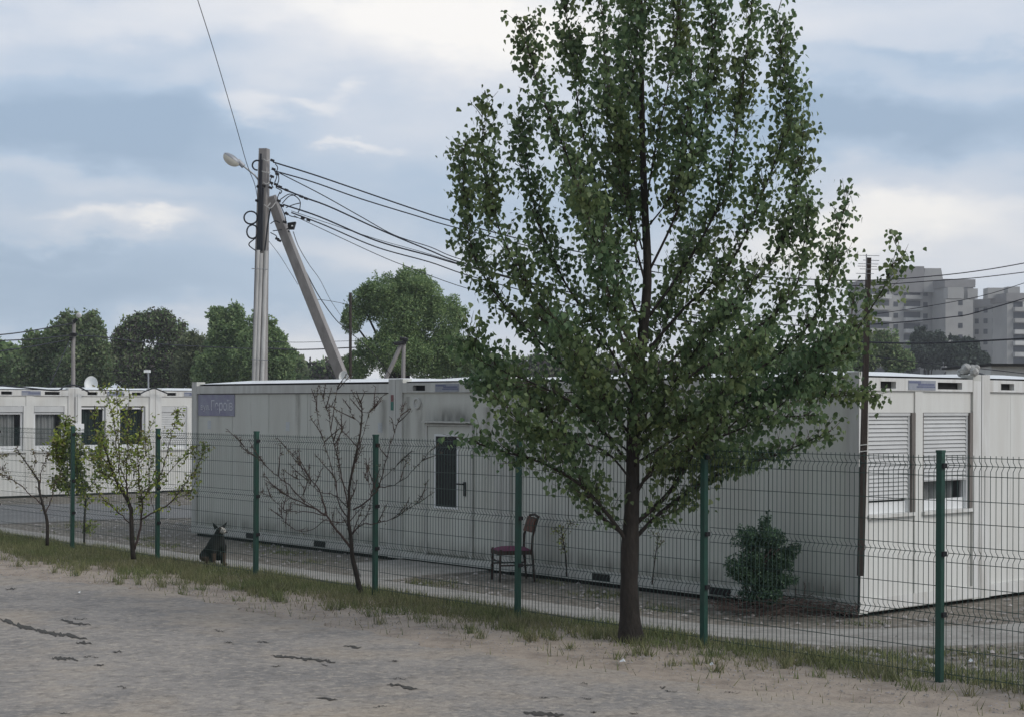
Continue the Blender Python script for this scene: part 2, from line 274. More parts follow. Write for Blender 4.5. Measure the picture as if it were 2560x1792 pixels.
# ------------------------------------------------------------------ mesh helpers (everything is collected in world metres)
INV = {}
def empty(name, label, cat, loc, rz=0.0, group=None):
    o = bpy.data.objects.new(name, None); C.objects.link(o); o.location = loc; o.rotation_euler = (0, 0, rz); o.empty_display_size = 0.2
    INV[o.name] = (Matrix.Translation(Vector(loc)) @ Matrix.Rotation(rz, 4, 'Z')).inverted()
    tag(o, label, cat, group); return o
def tag(o, label=None, cat=None, group=None, kind=None):
    if label: o['label'] = label
    if cat: o['category'] = cat
    if group: o['group'] = group
    if kind: o['kind'] = kind
    return o
class MB:
    def __init__(s): s.v = []; s.f = []; s.mi = []
    def add(s, vs, fs, mi=0):
        b = len(s.v); s.v += [tuple(p) for p in vs]; s.f += [tuple(b + i for i in f) for f in fs]; s.mi += [mi] * len(fs); return s
    def hexa(s, c8, mi=0):
        return s.add(c8, [(0, 3, 2, 1), (4, 5, 6, 7), (0, 1, 5, 4), (1, 2, 6, 5), (2, 3, 7, 6), (3, 0, 4, 7)], mi)
    def ubox(s, u0, u1, v0, v1, z0, z1, mi=0):
        return s.hexa([W(u0, v0, z0), W(u1, v0, z0), W(u1, v1, z0), W(u0, v1, z0), W(u0, v0, z1), W(u1, v0, z1), W(u1, v1, z1), W(u0, v1, z1)], mi)
    def box(s, x0, x1, y0, y1, z0, z1, mi=0):
        return s.hexa([Vector(p) for p in ((x0, y0, z0), (x1, y0, z0), (x1, y1, z0), (x0, y1, z0), (x0, y0, z1), (x1, y0, z1), (x1, y1, z1), (x0, y1, z1))], mi)
    def obox(s, c, ax, ay, az, hx, hy, hz, mi=0):     # oriented box by centre, axes, half sizes
        q = []
        for k in (-1, 1):
            for (i, j) in ((-1, -1), (1, -1), (1, 1), (-1, 1)): q.append(c + ax * hx * i + ay * hy * j + az * hz * k)
        return s.hexa(q, mi)
    def tube(s, pts, rad, n=6, mi=0, cap=True, ref=None, square=False):
        pts = [Vector(p) for p in pts]; m = len(pts)
        if not hasattr(rad, '__len__'): rad = [rad] * m
        b = len(s.v); prev = Vector(ref) if ref else None
        for i, p in enumerate(pts):
            t = (pts[min(i + 1, m - 1)] - pts[max(i - 1, 0)])
            if t.length < 1e-9: t = Vector((0, 0, 1))
            t.normalize()
            if prev is None: prev = Vector((1, 0, 0)) if abs(t.x) < 0.8 else Vector((0, 1, 0))
            a = prev - t * prev.dot(t)
            if a.length < 1e-6: a = t.orthogonal()
            a.normalize(); c = t.cross(a); prev = a
            for k in range(n):
                an = 2 * math.pi * k / n + (math.pi / 4 if square else 0); s.v.append(tuple(p + (a * math.cos(an) + c * math.sin(an)) * rad[i]))
        for i in range(m - 1):
            for k in range(n):
                k2 = (k + 1) % n; s.f.append((b + i * n + k, b + i * n + k2, b + (i + 1) * n + k2, b + (i + 1) * n + k)); s.mi.append(mi)
        if cap:
            s.f.append(tuple(b + k for k in reversed(range(n)))); s.f.append(tuple(b + (m - 1) * n + k for k in range(n))); s.mi += [mi, mi]
        return s
    def lathe(s, c, axis, prof, n=20, mi=0, up=None):   # prof: list (radius, along)
        axis = axis.normalized(); a = axis.orthogonal().normalized(); d = axis.cross(a); b = len(s.v)
        for (r, h) in prof:
            for k in range(n):
                an = 2 * math.pi * k / n; s.v.append(tuple(c + axis * h + (a * math.cos(an) + d * math.sin(an)) * r))
        for i in range(len(prof) - 1):
            for k in range(n):
                k2 = (k + 1) % n; s.f.append((b + i * n + k, b + i * n + k2, b + (i + 1) * n + k2, b + (i + 1) * n + k)); s.mi.append(mi)
        return s
    def build(s, name, mats, parent=None, smooth=False, origin=None, rz=0.0):
        if not isinstance(mats, (list, tuple)): mats = [mats]
        if parent is not None: M = INV[parent.name]
        else: M = (Matrix.Translation(Vector(origin or (0, 0, 0))) @ Matrix.Rotation(rz, 4, 'Z')).inverted()
        me = bpy.data.meshes.new(name)
        v = np.array(s.v, dtype=np.float64); R = np.array(M)[:3, :3]; T = np.array(M)[:3, 3]
        v = v @ R.T + T
        me.from_pydata(v.tolist(), [], s.f)
        for m in mats: me.materials.append(m)
        if len(mats) > 1: me.polygons.foreach_set('material_index', s.mi)
        if smooth: me.polygons.foreach_set('use_smooth', [True] * len(me.polygons))
        me.update(); o = bpy.data.objects.new(name, me); C.objects.link(o)
        if parent is not None: o.parent = parent
        else: o.location = origin or (0, 0, 0); o.rotation_euler = (0, 0, rz)
        INV[o.name] = M
        return o
def build_each(mb, name, mats, parent, **kw):
    '''one object for every connected piece collected in mb'''
    par = list(range(len(mb.v)))
    def find(a):
        while par[a] != a: par[a] = par[par[a]]; a = par[a]
        return a
    for f in mb.f:
        r = find(f[0])
        for i in f[1:]: par[find(i)] = r
    groups = {}
    for fi, f in enumerate(mb.f): groups.setdefault(find(f[0]), []).append(fi)
    out = []
    for g_ in groups.values():
        q = MB(); mp_ = {}
        for fi in g_:
            for i in mb.f[fi]:
                if i not in mp_: mp_[i] = len(q.v); q.v.append(mb.v[i])
            q.f.append(tuple(mp_[i] for i in mb.f[fi])); q.mi.append(mb.mi[fi])
        out.append(q.build(name, mats, parent, **kw))
    return out
def smooth_line(pts, sub=4):
    pts = [Vector(p) for p in pts]
    if len(pts) < 3: return pts
    q = [pts[0] * 2 - pts[1]] + pts + [pts[-1] * 2 - pts[-2]]; out = []
    for i in range(1, len(q) - 2):
        a, b, c, d = q[i - 1:i + 3]
        for k in range(sub):
            t = k / sub
            out.append(0.5 * ((2 * b) + (c - a) * t + (2 * a - 5 * b + 4 * c - d) * t * t + (3 * b - a - 3 * c + d) * t ** 3))
    out.append(pts[-1]); return out
def quads_mesh(name, mats, V, Fq, parent=None, origin=(0, 0, 0), mi=None, nper=4):
    me = bpy.data.meshes.new(name); nf = len(Fq)
    M = INV[parent.name] if parent is not None else Matrix.Translation(Vector(origin)).inverted()
    R = np.array(M)[:3, :3]; T = np.array(M)[:3, 3]; V = V @ R.T + T
    me.vertices.add(len(V)); me.vertices.foreach_set('co', V.astype(np.float32).ravel())
    me.loops.add(nf * nper); me.loops.foreach_set('vertex_index', Fq.astype(np.int32).ravel())
    me.polygons.add(nf); me.polygons.foreach_set('loop_start', np.arange(nf, dtype=np.int32) * nper); me.polygons.foreach_set('loop_total', np.full(nf, nper, dtype=np.int32))
    if not isinstance(mats, (list, tuple)): mats = [mats]
    for m in mats: me.materials.append(m)
    if mi is not None: me.polygons.foreach_set('material_index', np.asarray(mi, dtype=np.int32))
    me.update(calc_edges=True); me.validate()
    o = bpy.data.objects.new(name, me); C.objects.link(o)
    if parent is not None: o.parent = parent
    else: o.location = origin
    INV[o.name] = M; return o
def norm(a): return a / np.maximum(np.linalg.norm(a, axis=1, keepdims=True), 1e-9)
HEART = np.array([(0, 0, 0), (0.30, 0.05, .05), (0.47, 0.30, .08), (0, 1.0, 0), (-0.47, 0.30, .08), (-0.30, 0.05, .05)])
def leaves(name, mats, pos, size, parent, droop=0.6, shape='heart', mi=None):
    n = len(pos); pos = np.asarray(pos, float); size = np.asarray(size, float).reshape(-1, 1, 1) * np.ones((n, 1, 1))
    down = norm(rng.normal(size=(n, 3)) * (1 - droop) * 1.2 + np.array([0, 0, -1]) * droop * 1.4)
    side = norm(np.cross(down, rng.normal(size=(n, 3)))); nor = np.cross(side, down)
    S = HEART if shape == 'heart' else np.array([(0, 0, 0), (0.22, .3, .03), (0.22, .7, .03), (0, 1.0, 0), (-0.22, .7, .03), (-0.22, .3, .03)])
    V = pos[:, None, :] + size * (S[None, :, 0:1] * side[:, None, :] + S[None, :, 1:2] * down[:, None, :] + S[None, :, 2:3] * nor[:, None, :])
    base = np.arange(n)[:, None] * 6
    Fq = np.concatenate([base + np.array([0, 1, 2, 3]), base + np.array([0, 3, 4, 5])], axis=1).reshape(-1, 4)
    if mi is not None: mi = np.repeat(mi, 2)
    return quads_mesh(name, mats, V.reshape(-1, 3), Fq, parent, mi=mi)

# ------------------------------------------------------------------ ground, road, path
def gz(u, v):
    t = min(1, max(0, (v - 11.1) / 1.9)); t = t * t * (3 - 2 * t); return 0.13 * (1 - t)
xs = sorted(set(list(np.arange(-60, 30, 0.5)) + [-3000, -800, -300, -120, 60, 120, 300, 800, 3000]))
ys = sorted(set(list(np.arange(-10, 40, 0.25)) + [-3000, -600, -100, -30, 60, 90, 150, 300, 600, 1200, 3000]))
gv = []; gf = []
for v in ys:
    for u in xs:
        n_ = 0.0
        if -60 < u < 30 and -10 < v < 40: n_ = 0.012 * math.sin(u * 1.7 + v * 2.3) * math.sin(v * 1.9 - u * .6)
        if v > 13.9: n_ = min(n_, 0) * 0.3
        gv.append(W(u, v, gz(u, v) + n_ - 0.015))
nx = len(xs)
for j in range(len(ys) - 1):
    for i in range(nx - 1): gf.append((j * nx + i, j * nx + i + 1, (j + 1) * nx + i + 1, (j + 1) * nx + i))
g = MB(); g.add(gv, gf); go = g.build('ground', m_soil, smooth=True); tag(go, kind='structure')
road_edge = [(-60, 6.5), (-32, 8.3), (-22, 8.65), (-19.9, 8.7), (-18, 9.2), (-16.2, 9.4), (-14, 9.15), (-12.4, 9.23), (-9.84, 9.3), (-7.85, 9.76), (-6.3, 10.2), (-4, 10.4), (4, 10.6), (30, 10.6)]
def lerp_list(tbl, u):
    for (a, b), (c, d) in zip(tbl, tbl[1:]):
        if a <= u <= c: return b + (d - b) * (u - a) / (c - a)
    return tbl[0][1] if u < tbl[0][0] else tbl[-1][1]
def sheet(name, rows, m, z):      # rows: list of ((u,v0),(u,v1)) strips
    mb = MB(); vs = []; fs = []
    for (a, b) in rows: vs += [W(a[0], a[1], z), W(b[0], b[1], z)]
    for i in range(len(rows) - 1): fs.append((2 * i, 2 * i + 2, 2 * i + 3, 2 * i + 1))
    b = len(vs); q = [W(r[1][0], r[1][1], z - .08) for r in rows]
    for i in range(len(rows) - 1): fs.append((2 * i + 1, 2 * i + 3, b + i + 1, b + i))
    mb.add(vs + q, fs); return tag(mb.build(name, m), kind='structure')
rows = []
for u in np.arange(-60, 30, 0.12):
    e_ = lerp_list(road_edge, u) + 0.10 * math.sin(u * 3.1) * math.sin(u * 1.3 + 1) + 0.07 * math.sin(u * 7.7) + random.uniform(-.035, .035)
    rows.append(((u, -6.0), (u, e_)))
sheet('road', rows, m_asph, 0.135)
# sand drifts lying over the asphalt margin and cracks in it (ragged flat pieces with a little thickness)
def ragged(cpx, cpy, wpx, hpx, m, name, z=0.139, n=26, tilt=0.0, wig=0.35):
    mb = MB(); pts = []
    for k in range(n):
        a = 2 * math.pi * k / n; r = 1 + random.uniform(-wig, wig)
        x = wpx * math.cos(a) * r; y = hpx * math.sin(a) * r + tilt * x
        pts.append(G(cpx + x, cpy + y, z))
    mb.add(pts, [tuple(range(n))]); return tag(mb.build(name, m), kind='structure')
def crackline(pts, w, name='crack'):
    mb = MB(); top = []; bot = []
    P2 = []
    for (a, b) in zip(pts, pts[1:]):
        for k in range(8): P2.append((a[0] + (b[0] - a[0]) * k / 8, a[1] + (b[1] - a[1]) * k / 8))
    P2.append(pts[-1]); L_ = len(P2)
    for i, (x, y) in enumerate(P2):
        e = w * (0.25 + min(1, i / 4, (L_ - 1 - i) / 4)) * random.uniform(.2, 1.7); j = random.uniform(-2.4, 2.4)
        top.append(G(x + random.uniform(-2, 2), y - e + j, 0.140)); bot.append(G(x + random.uniform(-2, 2), y + e + j, 0.140))
    mb.add(top + bot, [(i, i + L_, i + 1 + L_, i + 1) for i in range(L_ - 1)]); return tag(mb.build(name, m_crack), kind='structure')
crackline([(0, 1546), (40, 1560), (90, 1573), (130, 1583), (170, 1586), (220, 1596)], 2.8)
for k in range(20):
    x = random.uniform(0, 2300); y = random.uniform(1500 + x * .12, 1785); l_ = random.uniform(12, 60)
    if y > 1480 + x * .13: crackline([(x, y), (x + l_ * .5, y + random.uniform(-2, 4)), (x + l_, y + random.uniform(-1, 6))], random.uniform(.3, .6))
crackline([(150, 1548), (190, 1556), (230, 1561)], 2.2)
crackline([(130, 1644), (160, 1643), (195, 1649)], 2.2)
crackline([(677, 1637), (720, 1640), (765, 1646), (812, 1649), (840, 1655)], 1.8)
crackline([(968, 1708), (1000, 1712), (1045, 1721)], 2.6)
crackline([(860, 1614), (905, 1616)], 2.0)
crackline([(790, 1744), (845, 1747)], 2.0)
crackline([(1310, 1779), (1360, 1784), (1410, 1786)], 3.2)
crackline([(235, 1660), (260, 1661)], 1.5); crackline([(280, 1626), (305, 1627)], 1.3); crackline([(15, 1471), (42, 1471)], 1.3)
crackline([(190, 1604), (230, 1608)], 2.2)
# concrete path bending round the corner of the building
pn = [(-60, 11.7), (-26, 11.62), (-18, 11.62), (-14, 11.62), (-11.2, 11.66), (-10.3, 12.0), (-9.4, 13.1), (-8.8, 14.2), (-8.2, 16.5), (-7.8, 24)]
pf = [(-60, 12.7), (-26, 12.6), (-18, 12.72), (-14, 12.82), (-12.2, 12.8), (-11.2, 13.1), (-10.5, 13.7), (-10.0, 14.6), (-9.4, 16.5), (-9.0, 24)]
mb = MB(); vs = []
a_ = smooth_line([W(*p) for p in pn], 5); b_ = smooth_line([W(*p) for p in pf], 5)
pt = []
for a, b in zip(a_, b_):
    for q in range(4):
        p = a + (b - a) * q / 3; u_, v_ = toUV(p); pt.append(Vector((p.x, p.y, max(gz(u_, v_), 0) + 0.012)))
npt = len(pt); low = [p - Vector((0, 0, .08)) for i in range(len(a_)) for p in (pt[i * 4], pt[i * 4 + 3])]
mb.add(pt + low, [(i * 4 + q, i * 4 + q + 1, (i + 1) * 4 + q + 1, (i + 1) * 4 + q) for i in range(len(a_) - 1) for q in range(3)] +
       [(i * 4, (i + 1) * 4, npt + 2 * (i + 1), npt + 2 * i) for i in range(len(a_) - 1)] + [(i * 4 + 3, (i + 1) * 4 + 3, npt + 2 * (i + 1) + 1, npt + 2 * i + 1) for i in range(len(a_) - 1)])
tag(mb.build('path', m_path), kind='structure')
def poly_ground(name, pix, m, z):
    mb = MB(); q = [G(x, y, z) for x, y in pix]; k = len(q); mb.add(q + [p - Vector((0, 0, .08)) for p in q], [tuple(range(k))] + [(i, (i + 1) % k, k + (i + 1) % k, k + i) for i in range(k)]); return tag(mb.build(name, m), kind='structure')
poly_ground('pavement', [(905, 1446), (890, 1406), (1010, 1396), (1090, 1398), (1245, 1421), (1175, 1429), (1060, 1436), (980, 1448)], m_path, 0.018)
poly_ground('lane', [(-200, 1262), (200, 1258), (520, 1262), (640, 1266), (520, 1292), (300, 1296), (0, 1308), (-200, 1318)], m_lane, 0.014)

# ------------------------------------------------------------------ wire mesh fence
FV = 11.22; fence = empty('wire_fence', 'green welded wire mesh fence with square posts running along the verge', 'fence', W(-20, FV, 0.1), AU)
post_px = [0, 187, 400, 647, 945, 1302, 1768, 2357]
pu = [on_v(px, 1300, FV)[0] for px in post_px]; pu.append(pu[-1] + 2.58)
folds = [1.86, 1.15, 0.66]
for i, u in enumerate(pu):
    lean = random.uniform(-.006, .012); mb = MB()
    mb.hexa([W(u - .026, FV - .065, 0.0), W(u + .026, FV - .065, 0.0), W(u + .026, FV - .015, 0.0), W(u - .026, FV - .015, 0.0),
             W(u - .026 + lean, FV - .065, 1.975), W(u + .026 + lean, FV - .065, 1.975), W(u + .026 + lean, FV - .015, 1.975), W(u - .026 + lean, FV - .015, 1.975)])
    mb.ubox(u - .029 + lean, u + .029 + lean, FV - .068, FV - .012, 1.965, 1.985)
    po = mb.build('post', m_post, fence)
    cb = MB()
    for z in (1.86, 1.15, 0.66): cb.ubox(u + .03, u + .05, FV - .06, FV - .01, z - .02, z + .02)
    build_each(cb, 'clip', m_black, po)
for i in range(len(pu) - 1):
    mb = MB(); a, b = pu[i] + .035, pu[i + 1] - .035
    sagz = random.uniform(-.012, .012)
    n = int(round((b - a) / 0.05))
    prof = [(1.945, 0), (1.925, 0), (1.90, 0), (1.86, .034), (1.82, 0), (1.19, 0), (1.15, .034), (1.11, 0), (0.70, 0), (0.66, .034), (0.62, 0), (0.10, 0)]
    for k in range(n + 1):
        u = a + (b - a) * k / n
        mb.tube([W(u, FV + d, z + sagz) for z, d in prof], 0.0028, 4, cap=False)
    for z, d in ((1.925, 0), (1.86, .034), (1.78, 0), (1.58, 0), (1.40, 0), (1.215, 0), (1.15, .034), (1.08, 0), (0.89, 0), (0.73, 0), (0.66, .034), (0.59, 0), (0.38, 0), (0.18, 0)):
        mb.tube([W(a, FV + d - .005, z + sagz), W(b, FV + d - .005, z + sagz)], 0.003, 4, cap=False)
    mb.build('mesh_panel', m_wire, fence)

# ------------------------------------------------------------------ office containers
WV = 14.65; ZB = 0.03; ZT = 2.70
def castings(mb, u0, u1, v0, v1, s=.09):
    for u in (u0, u1):
        for v in (v0, v1):
            du = s * 1.9 if u == u0 else -s * 1.9; dv = s * 1.9 if v == v0 else -s * 1.9
            ua, ub = sorted((u, u + du)); va, vb = sorted((v, v + dv)); mb.ubox(ua, ub, va, vb, 2.655, 2.715)
def roof_sheet(root, u0, u1, v0, v1):
    mb = MB(); mb.ubox(u0 + .13, u1 - .13, v0 + .13, v1 - .13, 2.60, 2.672, 1)
    a, k = .075, .75; z0, z1 = 2.676, 2.742
    q = [W(u0 + a, v0 + a, z0), W(u1 - a, v0 + a, z0), W(u1 - a, v1 - a, z0), W(u0 + a, v1 - a, z0), W(u0 + k, v0 + k, z1), W(u1 - k, v0 + k, z1), W(u1 - k, v1 - k, z1), W(u0 + k, v1 - k, z1)]
    mb.hexa(q, 0); mb.build('roof', [m_roof, m_dark], root)
def base_frame(root, u0, u1, v0, v1, mf, notch=True):
    mb = MB(); p = .17
    for (ua, ub) in ((u0, u0 + p), (u1 - p, u1)):
        for (va, vb) in ((v0, v0 + p), (v1 - p, v1)): mb.ubox(ua, ub, va, vb, ZB, 2.655)
    for (va, vb) in ((v0 + .004, v0 + .10), (v1 - .10, v1 - .004)):
        mb.ubox(u0 + p, u1 - p, va, vb, 2.51, 2.645); mb.ubox(u0 + p, u1 - p, va, vb, ZB + .01, ZB + .15)
    for (ua, ub) in ((u0 + .004, u0 + .10), (u1 - .10, u1 - .004)):
        mb.ubox(ua, ub, v0 + p, v1 - p, ZB + .01, ZB + .15)
        if ua < u0 + .05: mb.ubox(ua, ub, v0 + p, v1 - p, 2.51, 2.645)
    castings(mb, u0, u1, v0, v1)
    f = mb.build('frame', mf, root)
    roof_sheet(root, u0, u1, v0, v1)
    return f
def holes(root, items):
    mb = MB()
    for it in items: mb.ubox(*it)
    return build_each(mb, 'pocket', m_dark, root)
def long_wall(root, u0, u1, v, mw, joints):
    mb = MB(); e = [u0 + .17] + list(joints) + [u1 - .17]
    MB().ubox(u0 + .17, u1 - .17, v + .062, v + .09, ZB + .15, 2.512).build('joint_shade_backing', m_dark, root)  # near-black backing: panel joints, and a painted shadow line under the top beam
    for a, b in zip(e, e[1:]): mb.ubox(a + .006, b - .006, v + .035, v + .06, ZB + .152, 2.496)
    return mb.build('wall', mw, root)
def slot_beam(root, u0, va, vb, slots, plate, mf, face):
    """end beam with openings; face 'u' looks along +u, face 'v' looks along -v"""
    mb = MB(); dk = MB(); zs0, zs1, zl, zh = 2.51, 2.655, 2.535, 2.615
    def bx(m, a, b, z0, z1, d0, d1):
        if face == 'u': m.ubox(u0 - d1, u0 - d0, a, b, z0, z1)
        else: m.ubox(a, b, u0 + d0, u0 + d1, z0, z1)
    edges = [va] + [x for s in slots for x in s] + [vb]
    for a, b in zip(edges[0::2], edges[1::2]): bx(mb, a, b, zs0, zs1, .004, .08)
    for a, b in slots:
        bx(mb, a, b, zs0, zl, .004, .08); bx(mb, a, b, zh, zs1, .004, .08); bx(dk, a, b, zl, zh, .07, .10)
    mb.build('end_beam', mf, root); build_each(dk, 'beam_slot', m_dark, root)
    if plate:
        pm = MB(); bx(pm, plate[0], plate[1], 2.522, 2.632, -.002, .004); pl = pm.build('name_plate', m_plate, root)
        q = MB(); w = plate[1] - plate[0]
        for k, (x0, x1, z0, z1) in enumerate(((.02, .45, 2.60, 2.625), (.35, .95, 2.575, 2.598), (.3, .98, 2.55, 2.568))): bx(q, plate[0] + w * x0, plate[0] + w * x1, z0, z1, -.004, -.0025)
        q.build('plate_print', m_plateb, pl)
def window(root, u0, va, vb, z0, z1, kind, mf):
    """opening va..vb, z0..z1 in a facade looking along +u; recess 0.09"""
    r = .09; fr = MB(); fw = .045
    ch = MB(); ch.ubox(u0 - r, u0 - .004, vb - .07, vb, z0, z1); ch.ubox(u0 - r, u0 - .012, va, va + .018, z0, z1)
    hb = z1 - (.16 if kind != 'glass' else .03)
    a, b = va + .03, vb - .075
    fr.ubox(u0 - r - .03, u0 - r + .02, a, a + fw, z0 + .02, hb); fr.ubox(u0 - r - .03, u0 - r + .02, b - fw, b, z0 + .02, hb)
    fr.ubox(u0 - r - .03, u0 - r + .02, a + fw, b - fw, z0 + .02, z0 + .15); fr.ubox(u0 - r - .03, u0 - r + .02, a + fw, b - fw, hb - fw, hb)
    w = fr.build('window', m_pvc, root)
    build_each(ch, 'reveal', m_channel if kind in ('closed', 'half') else mf, w)  # darker brown channel colour for reveals of shuttered windows
    s = MB(); s.ubox(u0 - r, u0 + .025, va - .01, vb + .01, z0 - .02, z0 + .018); s.build('sill', mf, w)
    sb = .15 if kind in ('curtain', 'mid') else .035
    if kind != 'glass':
        bx_ = MB(); bx_.ubox(u0 - r - .02, u0 - .025, a, b, z1 - sb, z1 - .005); bx_.build('shutter_box', m_shut, w)
    bot = {'closed': z0 + .165, 'half': z0 + (z1 - z0) * .32, 'mid': z0 + .1}.get(kind)
    if bot is not None:
        sh_ = MB(); z = z1 - sb; h = .047
        while z - h > bot:
            d = .006
            sh_.hexa([W(u0 - r + .022, a + .02, z - h + .004), W(u0 - r + .045 + d, a + .02, z - h + .004), W(u0 - r + .045 + d, b - .02, z - h + .004), W(u0 - r + .022, b - .02, z - h + .004),
                      W(u0 - r + .022, a + .02, z), W(u0 - r + .033, a + .02, z), W(u0 - r + .033, b - .02, z), W(u0 - r + .022, b - .02, z)])
            z -= h
        sh_.ubox(u0 - r + .018, u0 - r + .05, a + .02, b - .02, z - .01, z); sh_.build('shutter', m_shut, w)
        gd = MB(); gd.ubox(u0 - r + .018, u0 - r + .055, b - .02, b + .02, z0 + .02, z1 - sb); gd.ubox(u0 - r + .018, u0 - r + .055, a - .02, a + .02, z0 + .02, z1 - sb); build_each(gd, 'shutter_guide', m_pvc, w)
    p = MB(); p.ubox(u0 - r - .012, u0 - r - .006, a + fw, b - fw, z0 + .15, hb - fw); p.build('pane', m_pane, w)
    cz = MB(); nn = 40; vs = []
    for k in range(nn + 1):
        t = k / nn; y = a + fw + (b - a - 2 * fw) * t; off = .025 * math.sin(t * 46 + va) + .02 * math.sin(t * 17 + va * 3)
        if (t > .82 and kind in ('curtain',)) : off -= .25
        vs += [W(u0 - r - .12 + off, y, z0 + .1), W(u0 - r - .12 + off, y, hb)]
    cz.add(vs, [(2 * k, 2 * k + 2, 2 * k + 3, 2 * k + 1) for k in range(nn)]); cz.build('curtain', m_curtain if kind in ('curtain', 'half') else m_greenrefl, w, smooth=True)  # green sheet stands in for the dark green reflection in plain glass
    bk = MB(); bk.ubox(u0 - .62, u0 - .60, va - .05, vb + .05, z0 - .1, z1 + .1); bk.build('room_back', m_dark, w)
    return w
def end_facade(root, u0, v0, v1, wins, mw, mf, zlo=0.97, zhi=2.10):
    mb = MB(); p = .17; e = v0 + p; zt = 2.508
    mb.ubox(u0 - .10, u0 - .03, v0 + p, v1 - p, ZB + .152, zlo - .0)
    mb.ubox(u0 - .10, u0 - .03, v0 + p, v1 - p, zhi, zt)
    cur_ = v0 + p
    for (a, b, k) in wins:
        if a - cur_ > .01: mb.ubox(u0 - .10, u0 - .012, cur_, a, ZB + .15, zt)
        cur_ = b
    if v1 - p - cur_ > .01: mb.ubox(u0 - .10, u0 - .03, cur_, v1 - p, zlo, zhi)
    mb.build('wall', mw, root)
    for (a, b, k) in wins: window(root, u0, a, b, zlo, zhi, k, mf)

uA0 = on_v(479, 1100, WV)[0]; uAB = on_v(989, 1100, WV)[0]; uBC = on_v(1255, 1100, WV)[0]; uC1 = on_v(2147, 1200, WV)[0]
print('u', uA0, uAB, uBC, uC1)
GRP = 'office containers of the camp'
# --- container A
A = empty('office_container', 'grey office container with faded purple street banner on its blank long wall', 'container', W(uA0, WV, 0), AU, GRP)
base_frame(A, uA0, uAB - .012, WV, WV + 2.42, m_frame)
jA = [on_v(440 + x * .3734, 1020, WV)[0] for x in (365, 610, 870, 1150)]
long_wall(A, uA0, uAB - .012, WV, m_wall, jA)
MB().ubox(uA0 + .03, uAB - .05, WV + .09, WV + 2.38, .1, 2.5).build('body', m_wall, A)
holes(A, [(on_v(615, 1343, WV)[0], on_v(640, 1343, WV)[0], WV - .002, WV + .05, ZB + .03, ZB + .12), (on_v(785, 1363, WV)[0], on_v(813, 1363, WV)[0], WV - .002, WV + .05, ZB + .03, ZB + .12)])
for x, y in ((519, 1061), (715, 1065), (946, 1068)):
    u, z = on_v(x, y, WV); MB().ubox(u - .055, u + .055, WV + .032, WV + .036, z - .075, z + .075).build('sticker', m_pale, A)
# --- container B with the door
B = empty('office_container', 'grey container end with narrow glazed door and round vent beside the wooden chair', 'container', W(uAB, WV, 0), AU, GRP)
mb = MB(); p = .15; u0, u1 = uAB, uBC - .012
for (ua, ub) in ((u0, u0 + p), (u1 - p, u1)):
    for (va, vb) in ((WV, WV + p), (WV + 5.9, WV + 6.05)): mb.ubox(ua, ub, va, vb, ZB, 2.655)
mb.ubox(u0 + p, u1 - p, WV + .004, WV + .1, ZB + .01, ZB + .10); castings(mb, u0, u1, WV, WV + 6.05)
mb.ubox(u0 + .004, u0 + .1, WV + p, WV + 5.9, 2.51, 2.645); mb.ubox(u1 - .1, u1 - .004, WV + p, WV + 5.9, 2.51, 2.645); mb.build('frame', m_frame, B)
roof_sheet(B, u0, u1, WV, WV + 6.05)
def bu(px, py=1000): return on_v(px, py, WV)[0]
slot_beam(B, WV, u0 + p, u1 - p, [(bu(1031), bu(1062)), (bu(1180), bu(1206))], (bu(1088), bu(1147)), m_frame, 'v')
dl, dr = bu(1063, 1100), bu(1177, 1100); zdt = on_v(1120, 1060, WV)[1]
mb = MB(); mb.ubox(u0 + p, u1 - p, WV + .06, WV + .09, ZB + .1, 2.508)
for a, b in ((u0 + p, bu(1057)), (dr + .04, u1 - p)): mb.ubox(a + .003, b - .003, WV + .035, WV + .06, ZB + .102, 2.508)
mb.ubox(bu(1057), dr + .036, WV + .035, WV + .06, zdt + .03, 2.506)
mb.build('wall', m_wall, B); MB().ubox(u0 + .1, u1 - .1, WV + .1, WV + 5.95, .1, 2.5).build('body', m_wall, B)
d = MB(); d.ubox(dl + .035, dr - .035, WV + .022, WV + .058, ZB + .14, zdt - .03); do = d.build('door', m_wall, B)
fr = MB(); fr.ubox(dl - .02, dl + .03, WV + .005, WV + .06, ZB + .11, zdt + .0); fr.ubox(dr - .03, dr + .02, WV + .005, WV + .06, ZB + .11, zdt); fr.ubox(dl + .03, dr - .03, WV + .005, WV + .06, zdt - .025, zdt); fr.build('door_frame', m_frame, do)
gl, gr = bu(1088, 1150), bu(1141, 1150); g1 = on_v(1114, 1090, WV)[1]; g0 = on_v(1114, 1266, WV)[1]
MB().ubox(gl, gr, WV + .012, WV + .020, g0, g1).build('door_pane', m_door_glass, do)
f2 = MB(); f2.ubox(gl - .03, gl, WV + .004, WV + .022, g0 - .03, g1 + .03).ubox(gr, gr + .03, WV + .004, WV + .022, g0 - .03, g1 + .03).ubox(gl, gr, WV + .004, WV + .022, g1, g1 + .03).ubox(gl, gr, WV + .004, WV + .022, g0 - .03, g0); f2.build('pane_frame', m_pvc, do)
hu, hz = on_v(1160, 1218, WV); h = MB(); h.ubox(hu - .018, hu + .018, WV - .0, WV + .02, hz - .12, hz + .08); h.tube([W(hu, WV + .01, hz + .05), W(hu, WV - .05, hz + .05), W(hu - .10, WV - .055, hz + .05)], .011, 8); h.build('handle', m_black, do)
c = MB(); c.ubox(dl - .03, dr + .04, WV - .055, WV + .03, zdt + .022, zdt + .045); c.build('canopy', m_frame, B)
vu, vz = on_v(1040, 1007, WV); v_ = MB(); v_.lathe(W(vu, WV + .034, vz), -N, [(.085, 0), (.085, .03), (.062, .035), (.055, .012), (0.0, .01)], 24); v_.build('vent', m_frame, B, smooth=False)
